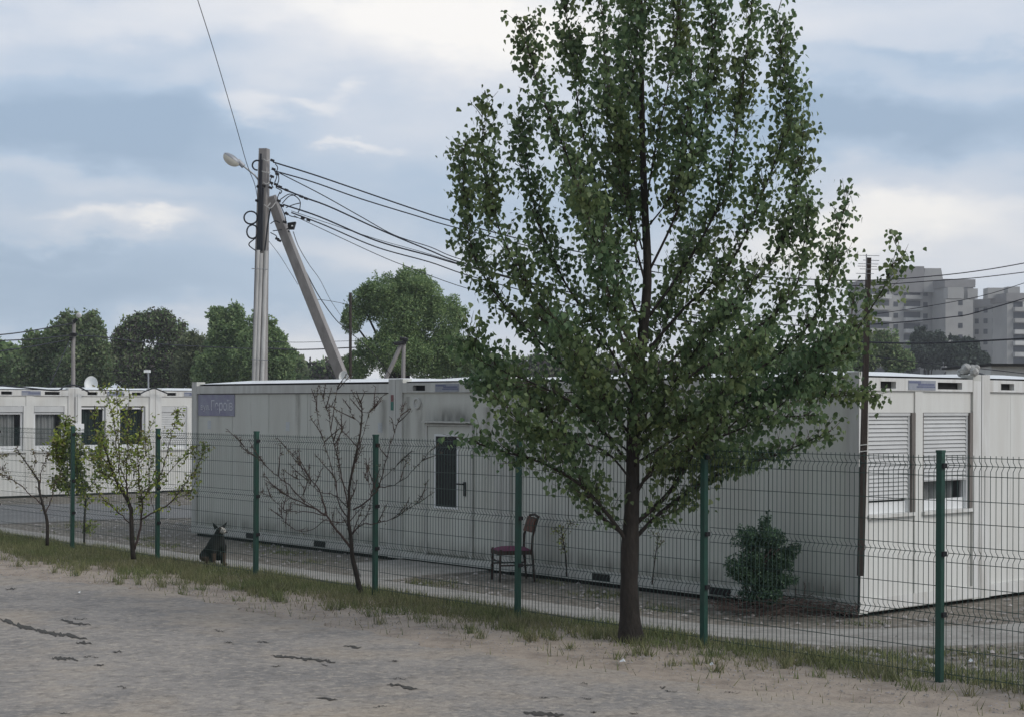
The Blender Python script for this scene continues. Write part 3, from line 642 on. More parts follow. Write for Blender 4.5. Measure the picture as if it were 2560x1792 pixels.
# --- container C: long wall and window end
Cc = empty('office_container', 'corner container with two roller shuttered windows, the right one half open', 'container', W(uC1, WV, 0), AU, GRP)
vCe = on_u(2453, 1200, uC1)[0]; print('vCe', vCe)
base_frame(Cc, uBC, uC1, WV, vCe - .006, m_frame)
long_wall(Cc, uBC, uC1, WV, m_wall, [uBC + .17 + (uC1 - uBC - .34) * k / 5 for k in range(1, 5)])
MB().ubox(uBC + .1, uC1 - .7, WV + .1, vCe - .05, .1, 2.5).build('body', m_wall, Cc)
holes(Cc, [(bu(1480, 1447), bu(1524, 1447), WV - .002, WV + .05, ZB + .03, ZB + .12), (bu(1773, 1483), bu(1826, 1483), WV - .002, WV + .05, ZB + .03, ZB + .12)])
def fx(x, y=1100): return on_u(2120 + x * .2489, y, uC1)[0]
def fzz(y): return on_u(2300, 900 + y * .2489, uC1)[1]
ws = [(WV + .17, fx(683), 'closed'), (fx(760), fx(1262), 'half')]
end_facade(Cc, uC1, WV, vCe - .006, ws, m_white, m_wframe, fzz(1535), fzz(525))
slot_beam(Cc, uC1, WV + .17, vCe - .17, [(fx(330, 960), fx(485, 960)), (fx(905, 960), fx(1150, 960))], (fx(607, 960), fx(880, 960)), m_wframe, 'u')
sk = MB(); sk.ubox(uC1 - .003, uC1 + .001, WV + .001, WV + .168, ZB + .02, 2.64); sk.ubox(uC1 - .003, uC1 + .001, vCe - .174, vCe - .008, ZB + .02, 2.64); sk.ubox(uC1 - .003, uC1 + .001, WV + .17, vCe - .176, ZB + .02, ZB + .16); sk.build('trim', m_wframe, Cc)
# --- container D, next along the bright facade
vDe = vCe + 2.4
D = empty('office_container', 'plain white blank-walled container at the right edge of the photo', 'container', W(uC1, vCe, 0), AU, GRP)
base_frame(D, uC1 - 6.05, uC1, vCe + .012, vDe, m_wframe)
mb = MB(); mb.ubox(uC1 - .09, uC1 - .05, vCe + .18, vDe - .17, ZB + .15, 2.508)
for k in range(4):
    a = vCe + .18 + k * .51; mb.ubox(uC1 - .06, uC1 - .035, a + .002, a + .508, ZB + .152, 2.506)
mb.build('wall', m_white, D); MB().ubox(uC1 - 6, uC1 - .1, vCe + .1, vDe - .05, .1, 2.5).build('body', m_white, D)
slot_beam(D, uC1, vCe + .18, vDe - .17, [(fx(1540, 960), fx(1672, 960))], None, m_wframe, 'u')
# --- left building: three container ends
UL = -38.2
vl = [on_u(-13, 1100, UL)[0] - .1, on_u(187, 1100, UL)[0], on_u(389, 1100, UL)[0], on_u(389, 1100, UL)[0] + 2.3, on_u(389, 1100, UL)[0] + 4.6]
print('vl', vl)
def lx(px): return on_u(px, 1000, UL)[0]
lz0, lz1 = on_u(100, 1128, UL)[1], on_u(100, 1014, UL)[1]
labs = ['white office container at the left photo edge with pale curtains behind both windows',
        'white office container with two dark windows, green reflection painted behind the glass, and a dish above it',
        'white office container with closed pale roller shutter beside the grey building']
wl = [[(lx(-6), lx(66), 'curtain'), (lx(84), lx(168), 'curtain')], [(lx(200), lx(271), 'glass'), (lx(297), lx(370), 'glass')], [(lx(398), lx(474), 'mid')]]
sl = [([(lx(3), lx(31)), (lx(112), lx(150))], (lx(54), lx(102))), ([(lx(219), lx(244)), (lx(330), lx(353))], (lx(268), lx(310))), ([(lx(418), lx(441))], (lx(460), lx(500)))]
for i in range(3):
    R = empty('office_container', labs[i], 'container', W(UL, vl[i], 0), AU, GRP)
    a, b = vl[i] + .006, vl[i + 1] - .006
    base_frame(R, UL - 6.05, UL, a, b, m_wframe)
    end_facade(R, UL, a, b, wl[i], m_white, m_wframe, lz0, lz1)
    slot_beam(R, UL, a + .17, b - .17, sl[i][0], sl[i][1], m_wframe, 'u')
    MB().ubox(UL - 5.95, UL - .75, a + .05, b - .05, .1, 2.5).build('body', m_white, R)
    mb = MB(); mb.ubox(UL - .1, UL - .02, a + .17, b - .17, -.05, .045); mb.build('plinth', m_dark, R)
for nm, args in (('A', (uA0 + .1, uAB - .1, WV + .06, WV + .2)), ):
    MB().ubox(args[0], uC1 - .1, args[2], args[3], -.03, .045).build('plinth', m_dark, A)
# banner
bu0, bz1 = on_v(493, 985.5, WV); bu1, bz0 = on_v(583, 1039.5, WV)
bn = MB(); bn.ubox(bu0, bu1, WV + .022, WV + .032, bz0, bz1); bo = bn.build('banner', m_purple, origin=W(bu0, WV + .03, bz0), rz=AU)
tag(bo, 'small faded purple street name banner on the grey container wall', 'banner')
def text_mesh(txt, size, u, z, m, parent, sx=0.7, name='lettering'):
    cu = bpy.data.curves.new('t', 'FONT'); cu.body = txt; cu.size = size; cu.extrude = 0.001; ob = bpy.data.objects.new('t', cu); C.objects.link(ob)
    dg = bpy.context.evaluated_depsgraph_get(); me = bpy.data.meshes.new_from_object(ob.evaluated_get(dg)); C.objects.unlink(ob); bpy.data.objects.remove(ob)
    mb = MB(); vs = [W(u + v.co.x * sx, WV + .017 - v.co.z, z + v.co.y) for v in me.vertices]; mb.add(vs, [tuple(p.vertices) for p in me.polygons]); return mb.build(name, m, parent)
BW = bu1 - bu0; BH = bz1 - bz0
text_mesh('Героїв', .25, bu0 + BW * .36, bz0 + BH * .26, m_lilac, bo, BW * .60 / .774)
text_mesh('вул.', .15, bu0 + BW * .07, bz0 + BH * .28, m_lilac, bo, BW * .24 / .26)
# two-tone tag on the corner post
tu, tz = on_v(981, 1003, WV); t_ = MB(); t_.ubox(tu - .035, tu + .03, WV - .006, WV - .001, tz - .0, tz + .10); t1 = t_.build('label_tag', m_red, origin=W(tu, WV, tz), rz=AU)
tag(t1, 'small red and green label stuck on the grey corner post', 'label'); MB().ubox(tu - .035, tu + .03, WV - .006, WV - .001, tz - .13, tz - .002).build('green_half', m_green_st, t1)
def stain(parent, u0, u1, z0, z1, m, d=.030, v=None):
    mb = MB()
    a, b_, c, e = [p - W(u0, (v or WV) + d, z0) for p in (W(u0, (v or WV) + d, z0), W(u1, (v or WV) + d, z0), W(u1, (v or WV) + d, z1), W(u0, (v or WV) + d, z1))]
    me = MB(); me.add([W(u0, (v or WV) + d, z0), W(u1, (v or WV) + d, z0), W(u1, (v or WV) + d, z1), W(u0, (v or WV) + d, z1)], [(0, 1, 2, 3)]); return me.build('stain', m, parent)
def stain_u(parent, v0, v1, z0, z1, m, uu):
    me = MB(); me.add([W(uu, v0, z0), W(uu, v1, z0), W(uu, v1, z1), W(uu, v0, z1)], [(0, 1, 2, 3)]); o = me.build('stain', m, parent); return o
stain(B, dl - .12, dr + .12, zdt + .046, zdt + .34, m_soot)
stain(B, vu - .07, vu + .06, vz - 1.3, vz - .05, m_run); stain(B, vu + .0, vu + .16, vz - 1.0, vz + .0, m_run)
stain(B, uAB + .15, uAB + .36, .3, 2.45, m_run); stain(B, uBC - .50, uBC - .2, .2, 2.3, m_run); stain(B, dr - .2, dr + .1, .2, 1.2, m_run)
stain(A, uAB - .5, uAB - .2, .4, 2.4, m_run); stain(Cc, uBC + .17, uBC + .5, .3, 2.45, m_rustrun)
for k in range(16):
    a = random.uniform(uA0 + .2, uC1 - .5)
    if any(abs(a - x) < .45 for x in (uAB, uBC)) or uAB < a < uBC: continue
    w_ = random.uniform(.05, .25); stain(A if a < uAB else Cc, a, a + w_, random.uniform(.6, 1.9), 2.50, m_run)
for (a, b_, r_) in ((uA0 + .2, uAB - .2, A), (uBC + .2, uC1 - .2, Cc)):
    stain(r_, a, b_, .185, .50, m_splash)
stain(B, uAB + .2, uBC - .2, .14, .42, m_splash, d=.015)
# junction box, sticker, mast
jb = MB(); a, z = on_u(193, 1069, UL); jb.ubox(UL, UL + .10, a - .14, a + .14, z - .11, z + .11); j = jb.build('junction_box', m_pvc, origin=W(UL, a, z), rz=AU); tag(j, 'white electrical junction box on the joint between left containers', 'box')
c2 = MB(); c2.tube([W(UL + .03, a - .05, z + .1), W(UL + .03, a - .05, 2.5)], .02, 6).tube([W(UL + .03, a + .0, z + .1), W(UL + .03, a + .0, 2.55)], .012, 6); build_each(c2, 'conduit', m_wframe, j)
# ------------------------------------------------------------------ chair, mast, dishes
def chair():
    base = G(1283, 1448, 0.01); r = empty('wooden_chair', 'old brown wooden chair with purple seat standing against the grey container', 'chair', base, 0)
    fwd = Vector((-0.96, -0.28, 0)).normalized(); sd_ = Vector((0.28, -0.96, 0)); up = Vector((0, 0, 1)); o = base.copy(); o.z = 0.0
    # seat box between legs; facing left
    def pt(f, s, z): return o + fwd * f + sd_ * s + up * z
    for s in (-.19, .19):
        MB().tube([pt(.24, s, 0), pt(.23, s, .43)], [.020, .024], 4, square=True).build('leg', m_chairwood, r)
        MB().tube([pt(-.24, s, 0), pt(-.20, s, .42), pt(-.21, s, .60), pt(-.29, s, .86)], [.02, .024, .022, .018], 4, square=True).build('leg', m_chairwood, r)
        MB().tube([pt(.235, s, .22), pt(-.21, s, .22)], .012, 6).build('stretcher', m_chairwood, r)
    MB().tube([pt(.235, -.19, .27), pt(.235, .19, .27)], .012, 6).build('stretcher', m_chairwood, r)
    q = MB(); q.obox(pt(.02, 0, .385), fwd, sd_, up, .235, .20, .028); q.build('seat_frame', m_chairwood, r)
    s_ = MB(); L_ = 8; vs = []; fs = []
    for i in range(L_ + 1):
        for k in range(L_ + 1):
            a, b = i / L_ * 2 - 1, k / L_ * 2 - 1; vs.append(pt(.02 + a * .235, b * .205, .413 + .045 * (1 - a ** 4) * (1 - b ** 4)))
    for i in range(L_):
        for k in range(L_): fs.append((i * 9 + k, i * 9 + k + 1, (i + 1) * 9 + k + 1, (i + 1) * 9 + k))
    s_.add(vs, fs); s_.build('seat', m_purpleseat, r, smooth=True)
    b = MB(); tilt = (pt(-.29, 0, .86) - pt(-.21, 0, .60)).normalized(); b.obox(pt(-.245, 0, .745) + fwd * .012, fwd, sd_, tilt, .013, .185, .10); b.build('backrest', m_chairback, r)
    MB().tube([pt(-.287, -.2, .85), pt(-.292, 0, .875), pt(-.287, .2, .85)], .017, 6).build('top_rail', m_chairwood, r)
chair()
mast = empty('antenna_mast', 'tall brown wooden post strapped to the building corner with a television antenna on top', 'mast', P(2152, 1438, 17.35), 0)
YM = 17.35
MB().tube([P(2151, 1438, YM), P(2157, 1200, YM), P(2162, 1000, YM), P(2168, 760, YM), P(2172, 645, YM)], [.046, .046, .043, .038, .032], 4, square=True).build('pole', m_wood, mast)
MB().tube([P(2146.5, 1528, YM + .1), P(2149, 1400, YM + .05)], .014, 6).build('stake', m_black, mast)
st_ = MB(); 
for y in (1112, 1128): st_.tube([P(2150, y, YM - .04), P(2168, y - 2, YM - .04)], .006, 5)
build_each(st_, 'strap', m_strap, mast)
an = MB(); an.tube([P(2166, 700, YM - .05), P(2166, 636, YM - .05)], .006, 6)
for k, (y, a, b) in enumerate(((639, 2148, 2198), (651, 2158, 2198), (660, 2146, 2196), (666, 2144, 2192), (673, 2150, 2198), (684, 2140, 2185))): an.tube([P(a, y, YM - .05 + random.uniform(-.1, .1)), P(b, y + 1, YM - .05 + random.uniform(-.1, .1))], .0035, 5)
build_each(an, 'antenna_rod', m_metal, mast)
def dish(px, py, Y, rpx, rpy, label, face=Vector((0.1, -1, 0.25))):
    r = rpx * Y / F; c = P(px, py, Y); root = empty('satellite_dish', label, 'satellite dish', c, 0, 'satellite dishes on the roofs')
    ax = face.normalized(); mb = MB()
    pr = [(0.001, .0), (r * .4, .02 * 1), (r * .75, .06), (r, .12), (r * 1.01, .11), (r * .75, .05), (r * .4, .01), (.001, -.01)]
    mb.lathe(c, ax, pr, 28)
    k = rpy / rpx; mb.v = [(x, y, c.z + (z - c.z) * k) for x, y, z in mb.v]; mb.build('reflector', m_dish, root, smooth=True)
    s = MB(); s.tube([c - ax * .02, c - ax * .15 - Vector((0, 0, .3)), Vector((c.x, c.y + .2, 2.68))], .02, 6); s.build('stand', m_metal, root)
dish(229, 962, 43.5, 16.5, 20, 'white oval satellite dish on the roof of the left containers')
dish(859, 946, 30.5, 12, 15, 'small white satellite dish at the foot of the concrete strut')
vp = MB(); c = P(371, 965, 44); vp.tube([c - Vector((0, 0, .1)), P(371, 931, 44)], .022, 6); vpo = vp.build('vent_pipe', m_metal, origin=c); tag(vpo, 'thin metal pipe with a flat white cap on the left roof', 'pipe')
k_ = P(370, 929, 44); MB().box(k_.x - .1, k_.x + .06, k_.y - .06, k_.y + .06, k_.z - .02, k_.z + .05).build('cap', m_dish, vpo)
# rag on the corner between C and D
rg = MB(); cc = W(uC1 - .12, vCe - .15, 2.78)
for k in range(9):
    q = cc + Vector((random.uniform(-.12, .22), random.uniform(-.1, .1), random.uniform(-.05, .05))); rr = random.uniform(.03, .07)
    rg.lathe(q, Vector((random.uniform(-1, 1), random.uniform(-1, 1), 1)), [(0.002, -rr), (rr * .8, -rr * .6), (rr, 0), (rr * .7, rr * .7), (.002, rr)], 7)
tag(rg.build('plastic_rag', m_cloth, origin=cc), 'crumpled grey plastic rag stuffed on the roof corner above the white wall', 'rag')
def cablepiece(name, pts, r, label, m=m_cable, group=None, parent=None, cat='cable'):
    pts = smooth_line(pts, 6); mb = MB(); mb.tube(pts, [r * (1 - .42 * min(1, i / len(pts) * 1.3)) for i in range(len(pts))] if len(pts) > 55 else r, 5); o = mb.build(name, m, parent, origin=None if parent else pts[0])
    if parent is None: tag(o, label, cat, group)
    return o
cablepiece('roof_cable', [P(2340, 965, 19.2), P(2400, 968, 19.6), P(2420, 955, 19.9), P(2430, 935, 20.1), P(2455, 935, 20.3), P(2480, 950, 20.45), P(2508, 967, 20.6)], .014, 'black cable drooping between roof beam slots on the white facade')
cablepiece('roof_cable', [P(-10, 962, 39.3), P(60, 968, 39.6), P(140, 975, 40.1), P(160, 966, 40.4), P(185, 962, 40.6), P(205, 970, 40.9), P(222, 979, 41.1)], .02, 'black cable looping over the joint of the left white containers')
cablepiece('roof_cable', [P(350, 984, 41.7), P(365, 976, 42), P(385, 970, 42.1), P(400, 975, 42.4), P(422, 984, 42.5)], .018, 'short black cable between the slots above the middle left joint')

# ------------------------------------------------------------------ main concrete pole with strut
YP = 31.0
def mpx(px, r): return r
pole = empty('utility_pole', 'tall leaning concrete utility pole with pipes and many black cables behind the grey container', 'utility pole', P(646, 1300, YP), 0, 'poles carrying the cables')
mb = MB(); mb.tube([P(643, 1320, YP), P(650, 900, YP), P(655, 620, YP), P(661, 373, YP)], [.20, .16, .14, .115], 4, ref=(math.cos(.55), math.sin(.55), 0)); mb.build('pole', m_conc, pole)
for x0, x1, yt in ((637, 646, 626), (645, 654, 634), (657, 665, 628)):
    MB().tube([P(x0 - 8, 1320, YP - .24), P(x0 - 2, 952, YP - .22), P(x1, yt, YP - .2)], .040, 10).build('pipe', m_pipe, pole)
bd = MB()
for y in (672, 898): 
    for k in range(1): bd.tube([P(629, y, YP - .3), P(670, y + 2, YP - .3)], .008, 5)
build_each(bd, 'band', m_metal, pole)
for j, (x0, y0, x1, y1) in enumerate(((646, 634, 652, 385), (650, 632, 654, 400), (654, 628, 657, 470), (662, 628, 676, 520), (643, 640, 649, 500))):
    cablepiece('riser_cable', [P(x0, y0, YP - .2), P((x0 + x1) / 2 - 1, (y0 + y1) / 2, YP - .19), P(x1, y1, YP - .17)], .024 if j < 3 else .015, None, m_cable, parent=pole)
def loop(cx, cy, rx, ry, a0, a1, r=.016):
    pts = [P(cx + rx * math.cos(a), cy + ry * math.sin(a), YP - .15 + .002 * i) for i, a in enumerate(np.linspace(a0, a1, 20))]; mb = MB(); mb.tube(pts, r, 6); mb.build('cable_coil', m_cable, pole)
loop(627, 545, 17, 16, 0, 6.6); loop(631, 580, 14, 17, 0, 6.6); loop(643, 414, 12, 12, 1.5, 5.2)
cablepiece('riser_cable', [P(640, 595, YP - .2), P(622, 612, YP - .2), P(640, 628, YP - .2), P(650, 636, YP - .2)], .012, None, parent=pole)
sm = MB()
for (x0, y0, x1, y1) in ((659, 398, 675, 399), (648, 426, 676, 432), (658, 456, 674, 456), (660, 512, 676, 508), (664, 516, 690, 506)): sm.tube(smooth_line([P(x0, y0, YP - .17), P((x0 + x1) / 2, y0 + 5, YP - .2), P(x1, y1, YP - .17)], 5), .008, 5)
build_each(sm, 'strap', m_strap, pole)
cl = MB()
for (x, y) in ((681, 402), (684, 424), (680, 442), (693, 436), (678, 458), (690, 462), (676, 470), (646, 468), (643, 503), (700, 468), (716, 476), (753, 492), (765, 497), (697, 503), (705, 515), (757, 546), (771, 551), (660, 466), (693, 598), (698, 602), (716, 535), (712, 556)):
    c0 = P(x, y, YP - .1); cl.obox(c0, Vector((.9, .2, -.3)).normalized(), Vector((0, 1, 0)), Vector((.3, 0, .9)).normalized(), .035, .03, .022)
build_each(cl, 'clamp', m_black, pole)
jw = MB()
for pl in ([(685, 426), (692, 440), (686, 460)], [(694, 430), (697, 450), (690, 470)], [(680, 440), (676, 455), (683, 470)], [(688, 410), (694, 420), (690, 434)], [(690, 470), (704, 478), (700, 486)],
           [(700, 500), (725, 486), (748, 500), (750, 520), (745, 533)], [(705, 510), (722, 492), (740, 488)], [(715, 520), (735, 512), (752, 508)], [(676, 560), (688, 553), (700, 558)], [(676, 582), (690, 590), (694, 600)], [(682, 578), (705, 575)], [(700, 480), (694, 498), (704, 520), (712, 540), (716, 560)], [(715, 530), (725, 540), (745, 545)]):
    jw.tube(smooth_line([P(x, y, YP - .12) for x, y in pl], 6), .009, 4)
build_each(jw, 'jumper_wire', m_cable, pole)
# the strut leaning against the pole
strut = empty('strut_pole', 'concrete bracing strut leaning from the ground against the utility pole', 'pole brace', P(990, 1290, 33), 0)
mb = MB(); mb.tube([P(1000, 1300, 33.3), P(860, 952, 32.2), P(770, 730, 31.6), P(700, 555, 31.2), P(678, 492, 31.05)], [.145, .136, .127, .118, .108], 4, ref=(.8, .55, 0)); mb.build('beam', m_conc, strut)
# street lamp and floodlight
lamp = empty('street_lamp', 'street lamp with white bowl head on a short arm from the utility pole', 'street lamp', P(648, 452, YP - .15), 0)
MB().tube([P(650, 456, YP - .1), P(636, 438, YP - .2), P(606, 414, YP - .25)], .017, 8).build('arm', m_metal, lamp)
nk = MB(); nk.tube([P(609, 417, YP - .25), P(594, 402, YP - .25)], .045, 10); nk.build('neck', m_metal, lamp)
hc = P(580, 398, YP - .25); ax = (P(610, 410, YP - .25) - P(566, 380, YP - .25)).normalized(); up_ = Vector((-ax.z, 0, ax.x)).normalized()
if up_.z < 0: up_ = -up_
def bowl(name, m, sign, hgt):
    mb = MB(); vs = []; fs = []; nn, mm = 18, 6
    for i in range(mm + 1):
        ph = i / mm * math.pi / 2
        for k in range(nn):
            th = 2 * math.pi * k / nn; lx_ = .185 * math.cos(th) * math.cos(ph); ly = .11 * math.sin(th) * math.cos(ph); h_ = hgt * math.sin(ph)
            vs.append(hc + ax * lx_ + Vector((0, 1, 0)) * ly + up_ * h_ * sign)
    for i in range(mm):
        for k in range(nn): k2 = (k + 1) % nn; fs.append((i * nn + k, i * nn + k2, (i + 1) * nn + k2, (i + 1) * nn + k))
    mb.add(vs, fs); mb.build(name, m, lamp, smooth=True)
bowl('housing', m_metal, 1, .075); bowl('diffuser', m_lamp, -1, .13)
fl = empty('floodlight', 'small black floodlight fixed on the leaning concrete strut', 'floodlight', P(727, 565, 31), 0)
fb = MB(); c = P(728, 565, YP); fb.hexa([c + Vector(q) for q in ((-.05, -.05, -.07), (.05, -.07, -.07), (.05, .08, -.07), (-.05, .08, -.07), (-.07, -.05, .05), (.09, -.09, .07), (.09, .08, .07), (-.07, .08, .05))]); fb.build('housing', m_black, fl)
MB().obox(c + Vector((.03, -.078, -.01)), Vector((1, 0, 0)), Vector((0, 1, 0)), Vector((0, 0, 1)), .018, .004, .012).build('lens', m_dish, fl)
MB().tube([P(716, 574, YP), P(727, 570, YP)], .012, 5).build('bracket', m_black, fl)
# overhead cables
def cab(pts, Y0, Y1, r, label, name='overhead_cable'):
    n = len(pts); q = []; x0 = pts[0][0]; x1 = pts[-1][0]
    for i, (x, y) in enumerate(pts):
        t = (x - x0) / (x1 - x0) if abs(x1 - x0) > 60 else i / (n - 1); q.append(P(x, y, Y0 + (Y1 - Y0) * t))
    cablepiece(name, q, r * .78, label, group='cables strung from the concrete pole')
cab([(683, 406), (780, 436), (880, 470), (1040, 525), (1130, 553), (1324, 604), (1500, 640), (1700, 672), (1900, 692), (2100, 701), (2220, 699), (2350, 689), (2470, 674), (2600, 651)], 31, 26, .019, 'topmost thick black cable running from the pole top past the big tree')
cab([(686, 428), (780, 455), (900, 497), (1040, 540), (1130, 567), (1400, 634), (1700, 690), (2000, 714), (2160, 714), (2340, 702), (2450, 694), (2600, 676)], 31, 26, .017, 'second black cable just below the topmost one')
cab([(700, 434), (800, 485), (900, 541), (985, 588), (1075, 618), (1140, 645), (1300, 690), (1500, 737), (1800, 783), (2100, 790), (2248, 777), (2450, 741), (2600, 695)], 31, 26, .013, 'thinner cable that leaves the second clamp and crosses the fourth cable')
cab([(690, 466), (760, 494), (825, 518), (950, 575), (1075, 627), (1140, 653), (1300, 700), (1560, 760), (1900, 808), (2150, 812), (2378, 793), (2456, 777), (2600, 735)], 31, 26, .021, 'thick cable with a row of black clamps near the pole')
cab([(708, 512), (800, 543), (940, 602), (1075, 640), (1150, 662), (1350, 716), (1560, 772), (1900, 832), (2250, 858), (2600, 845)], 31, 27, .019, 'thick black cable leaving the pole where the strut joins it')
cab([(728, 532), (810, 563), (940, 618), (1075, 656), (1180, 692), (1400, 752), (1560, 795), (1900, 852), (2200, 893), (2300, 905), (2480, 924), (2600, 938)], 31, 31, .017, 'lower bundled cable just above the floodlight')
cab([(728, 528), (800, 552), (940, 598), (1060, 632), (1200, 676)], 31.1, 31, .007, 'thin grey wire between the two lower bundles')
cab([(735, 540), (850, 594), (950, 640), (1020, 668), (1170, 722), (1400, 780), (1620, 806)], 31.1, 31, .009, 'lowest thin cable sagging from the strut toward the dark round tree')
cab([(722, 578), (745, 640), (770, 690), (800, 745), (840, 800), (873, 829), (930, 880), (975, 935)], 31.2, 60, .016, 'black cable dropping steeply from the strut to the thin wooden pole')
cab([(733, 580), (748, 620), (775, 665), (800, 700), (830, 757), (870, 815)], 31.2, 68, .010, 'thin wire beside the steep black cable')
cab([(440, -160), (494, 0), (540, 145), (590, 315), (617, 410), (637, 462), (645, 505)], 22, 30.9, .008, 'single thin wire rising steeply out of the top of the photo', 'overhead_wire')
cab([(672, 603), (700, 640), (725, 680), (745, 712)], 31, 33, .006, 'thin wire slanting down between pole and strut', 'overhead_wire')
cab([(783, 748), (820, 752), (862, 760), (900, 770)], 50, 68, .012, 'short thin far wire meeting the dark round tree', 'overhead_wire')
cab([(640, 868), (740, 874), (860, 870), (1000, 862), (1100, 856)], 90, 95, .045, 'dark far wire low in the sky gap right of the strut', 'overhead_wire')
cab([(640, 852), (740, 856), (860, 853), (1000, 850)], 90, 95, .02, 'faint far wire above the dark one in the sky gap', 'overhead_wire')
# far poles
def far_pole(pts, Y, r0, r1, m, label, arms=None, brace=None, n=8):
    root = empty('utility_pole', label, 'utility pole', P(pts[0][0], pts[0][1], Y), 0, 'poles carrying the cables')
    k = len(pts); MB().tube([P(x, y, Y) for x, y in pts], [r0 + (r1 - r0) * i / (k - 1) for i in range(k)], n).build('pole', m, root)
    if brace: MB().tube([P(x, y, Y) for x, y in brace], r0 * .95, n).build('brace', m, root)
    if arms:
        mb = MB()
        for (x0, y0, x1, y1) in arms: mb.tube([P(x0, y0, Y - .1), P(x1, y1, Y - .1)], .07, 5)
        build_each(mb, 'crossarm', m_black, root)
    return root
fp = far_pole([(183, 1130), (183, 960), (183, 880), (185, 800)], 62, .085, .07, m_conc, 'grey concrete pole with a small lamp behind the left containers', [(176, 836, 192, 837), (174, 846, 180, 847), (184, 806, 192, 797)])
c = P(198, 788, 61.8); mbx = MB(); mbx.lathe(c, Vector((0, -1, -.3)), [(.01, -.03), (.09, 0), (.11, .05), (.08, .08), (.01, .09)], 12); mbx.build('lamp_head', m_dish, fp)
far_pole([(876, 1060), (876, 900), (876, 732)], 70, .07, .06, m_wood, 'thin dark wooden pole in front of the round tree')
far_pole([(1007, 1040), (1008, 930), (1010, 843)], 60, .085, .07, m_conc, 'short concrete pole with slanting brace above the container joint', [(985, 860, 1016, 856), (1000, 846, 1020, 850)], brace=[(925, 1040), (965, 945), (1005, 858)])
for pts, Y0, Y1, lb in (([(-30, 840), (60, 830), (184, 808)], 55, 62, 'upper far wire left of the small lamp pole'), ([(-30, 853), (80, 848), (180, 838)], 55, 62, 'middle far wire left of the small lamp pole'), ([(-30, 882), (80, 866), (168, 850)], 55, 62, 'lower far wire left of the small lamp pole'),
                        ([(186, 838), (260, 843), (400, 860), (560, 869), (640, 872)], 62, 75, 'far wire crossing the dark trees right of the lamp pole'), ([(176, 846), (150, 905), (125, 962)], 62, 60, 'stay wire slanting down left of the small lamp pole')):
    cab(pts, Y0, Y1, .028, lb, 'far_wire')
# ================================================================== vegetation
def grow(limbs, nsec, seclen, leafstep, spread, r_sec=.006, up=0.75, lmin=0.12, rnd=random, flex=.25, start=.18):
    """side shoots along each limb: returns (list of twig polylines, leaf points)"""
    twigs = []; lp = []
    for (pts, w) in limbs:
        ln = sum((b - a).length for a, b in zip(pts, pts[1:])); m = len(pts)
        for _ in range(max(2, int(nsec * ln * w))):
            t = start + (1 - start) * rnd.random() ** 0.8; f = t * (m - 1); i = min(int(f), m - 2); p = pts[i].lerp(pts[i + 1], f - i)
            d = (pts[min(i + 2, m - 1)] - pts[max(i - 1, 0)]).normalized()
            az = Vector((rnd.gauss(0, 1), rnd.gauss(0, 1), rnd.gauss(0, .5))).normalized()
            dd = (d * up + az * (1 - up) * 1.5 + Vector((0, 0, .25))).normalized()
            l = max(lmin, seclen * (1.15 - .6 * t) * rnd.uniform(.5, 1.2)); q = [p]
            for k in range(4):
                dd = (dd + Vector((rnd.gauss(0, flex), rnd.gauss(0, flex), rnd.gauss(0, flex) + .08)) * .5).normalized(); q.append(q[-1] + dd * l / 4)
            twigs.append(q)
            nl = max(2, int(l / leafstep))
            for k in range(nl):
                tt = (k + rnd.random()) / nl; ff = (.15 + .85 * tt) * 4; ii = min(int(ff), 3); c = q[ii].lerp(q[ii + 1], ff - ii)
                lp.append(c + Vector((rnd.gauss(0, spread), rnd.gauss(0, spread), rnd.gauss(0, spread * .7) - .015)))
        nl = int(ln / leafstep * .5)
        for k in range(nl):
            t = start + (1 - start) * rnd.random(); f = t * (m - 1); i = min(int(f), m - 2); c = pts[i].lerp(pts[i + 1], f - i)
            if t > .6: lp.append(c + Vector((rnd.gauss(0, spread), rnd.gauss(0, spread), rnd.gauss(0, spread))))
    return twigs, lp
D2S = 2560 / 2296
# --- the big poplar in front of the fence
YT = 15.2
tree = empty('poplar_tree', 'tall leafy young poplar growing on the verge in front of the wire fence', 'tree', G(1577, 1594, .12), 0)
def Tp(x, y, dy=0.0):
    if y < 800: x = 1440 + (x - 1440) * (.955 if x < 1440 else .975)
    return P(x * D2S, y * D2S, YT + dy)
trunk = [Tp(1415, 1440), Tp(1412, 1380), Tp(1411, 1300), Tp(1413, 1215), Tp(1418, 1100), Tp(1420, 950), Tp(1428, 850), Tp(1445, 720), Tp(1452, 600), Tp(1445, 450), Tp(1440, 300), Tp(1438, 120), Tp(1436, -60), Tp(1430, -260)]
trad = [.135, .093, .083, .082, .066, .060, .055, .045, .040, .035, .029, .022, .016, .006]
tb = MB(); tr2 = []
tp2 = smooth_line(trunk, 4)
for i in range(len(tp2)):
    f = i / 4; k = min(int(f), len(trad) - 2); tr2.append((trad[k] + (trad[k + 1] - trad[k]) * (f - k)) * random.uniform(.96, 1.05))
tb.tube(tp2, tr2, 14)
tb.build('trunk', m_bark, tree, smooth=True)
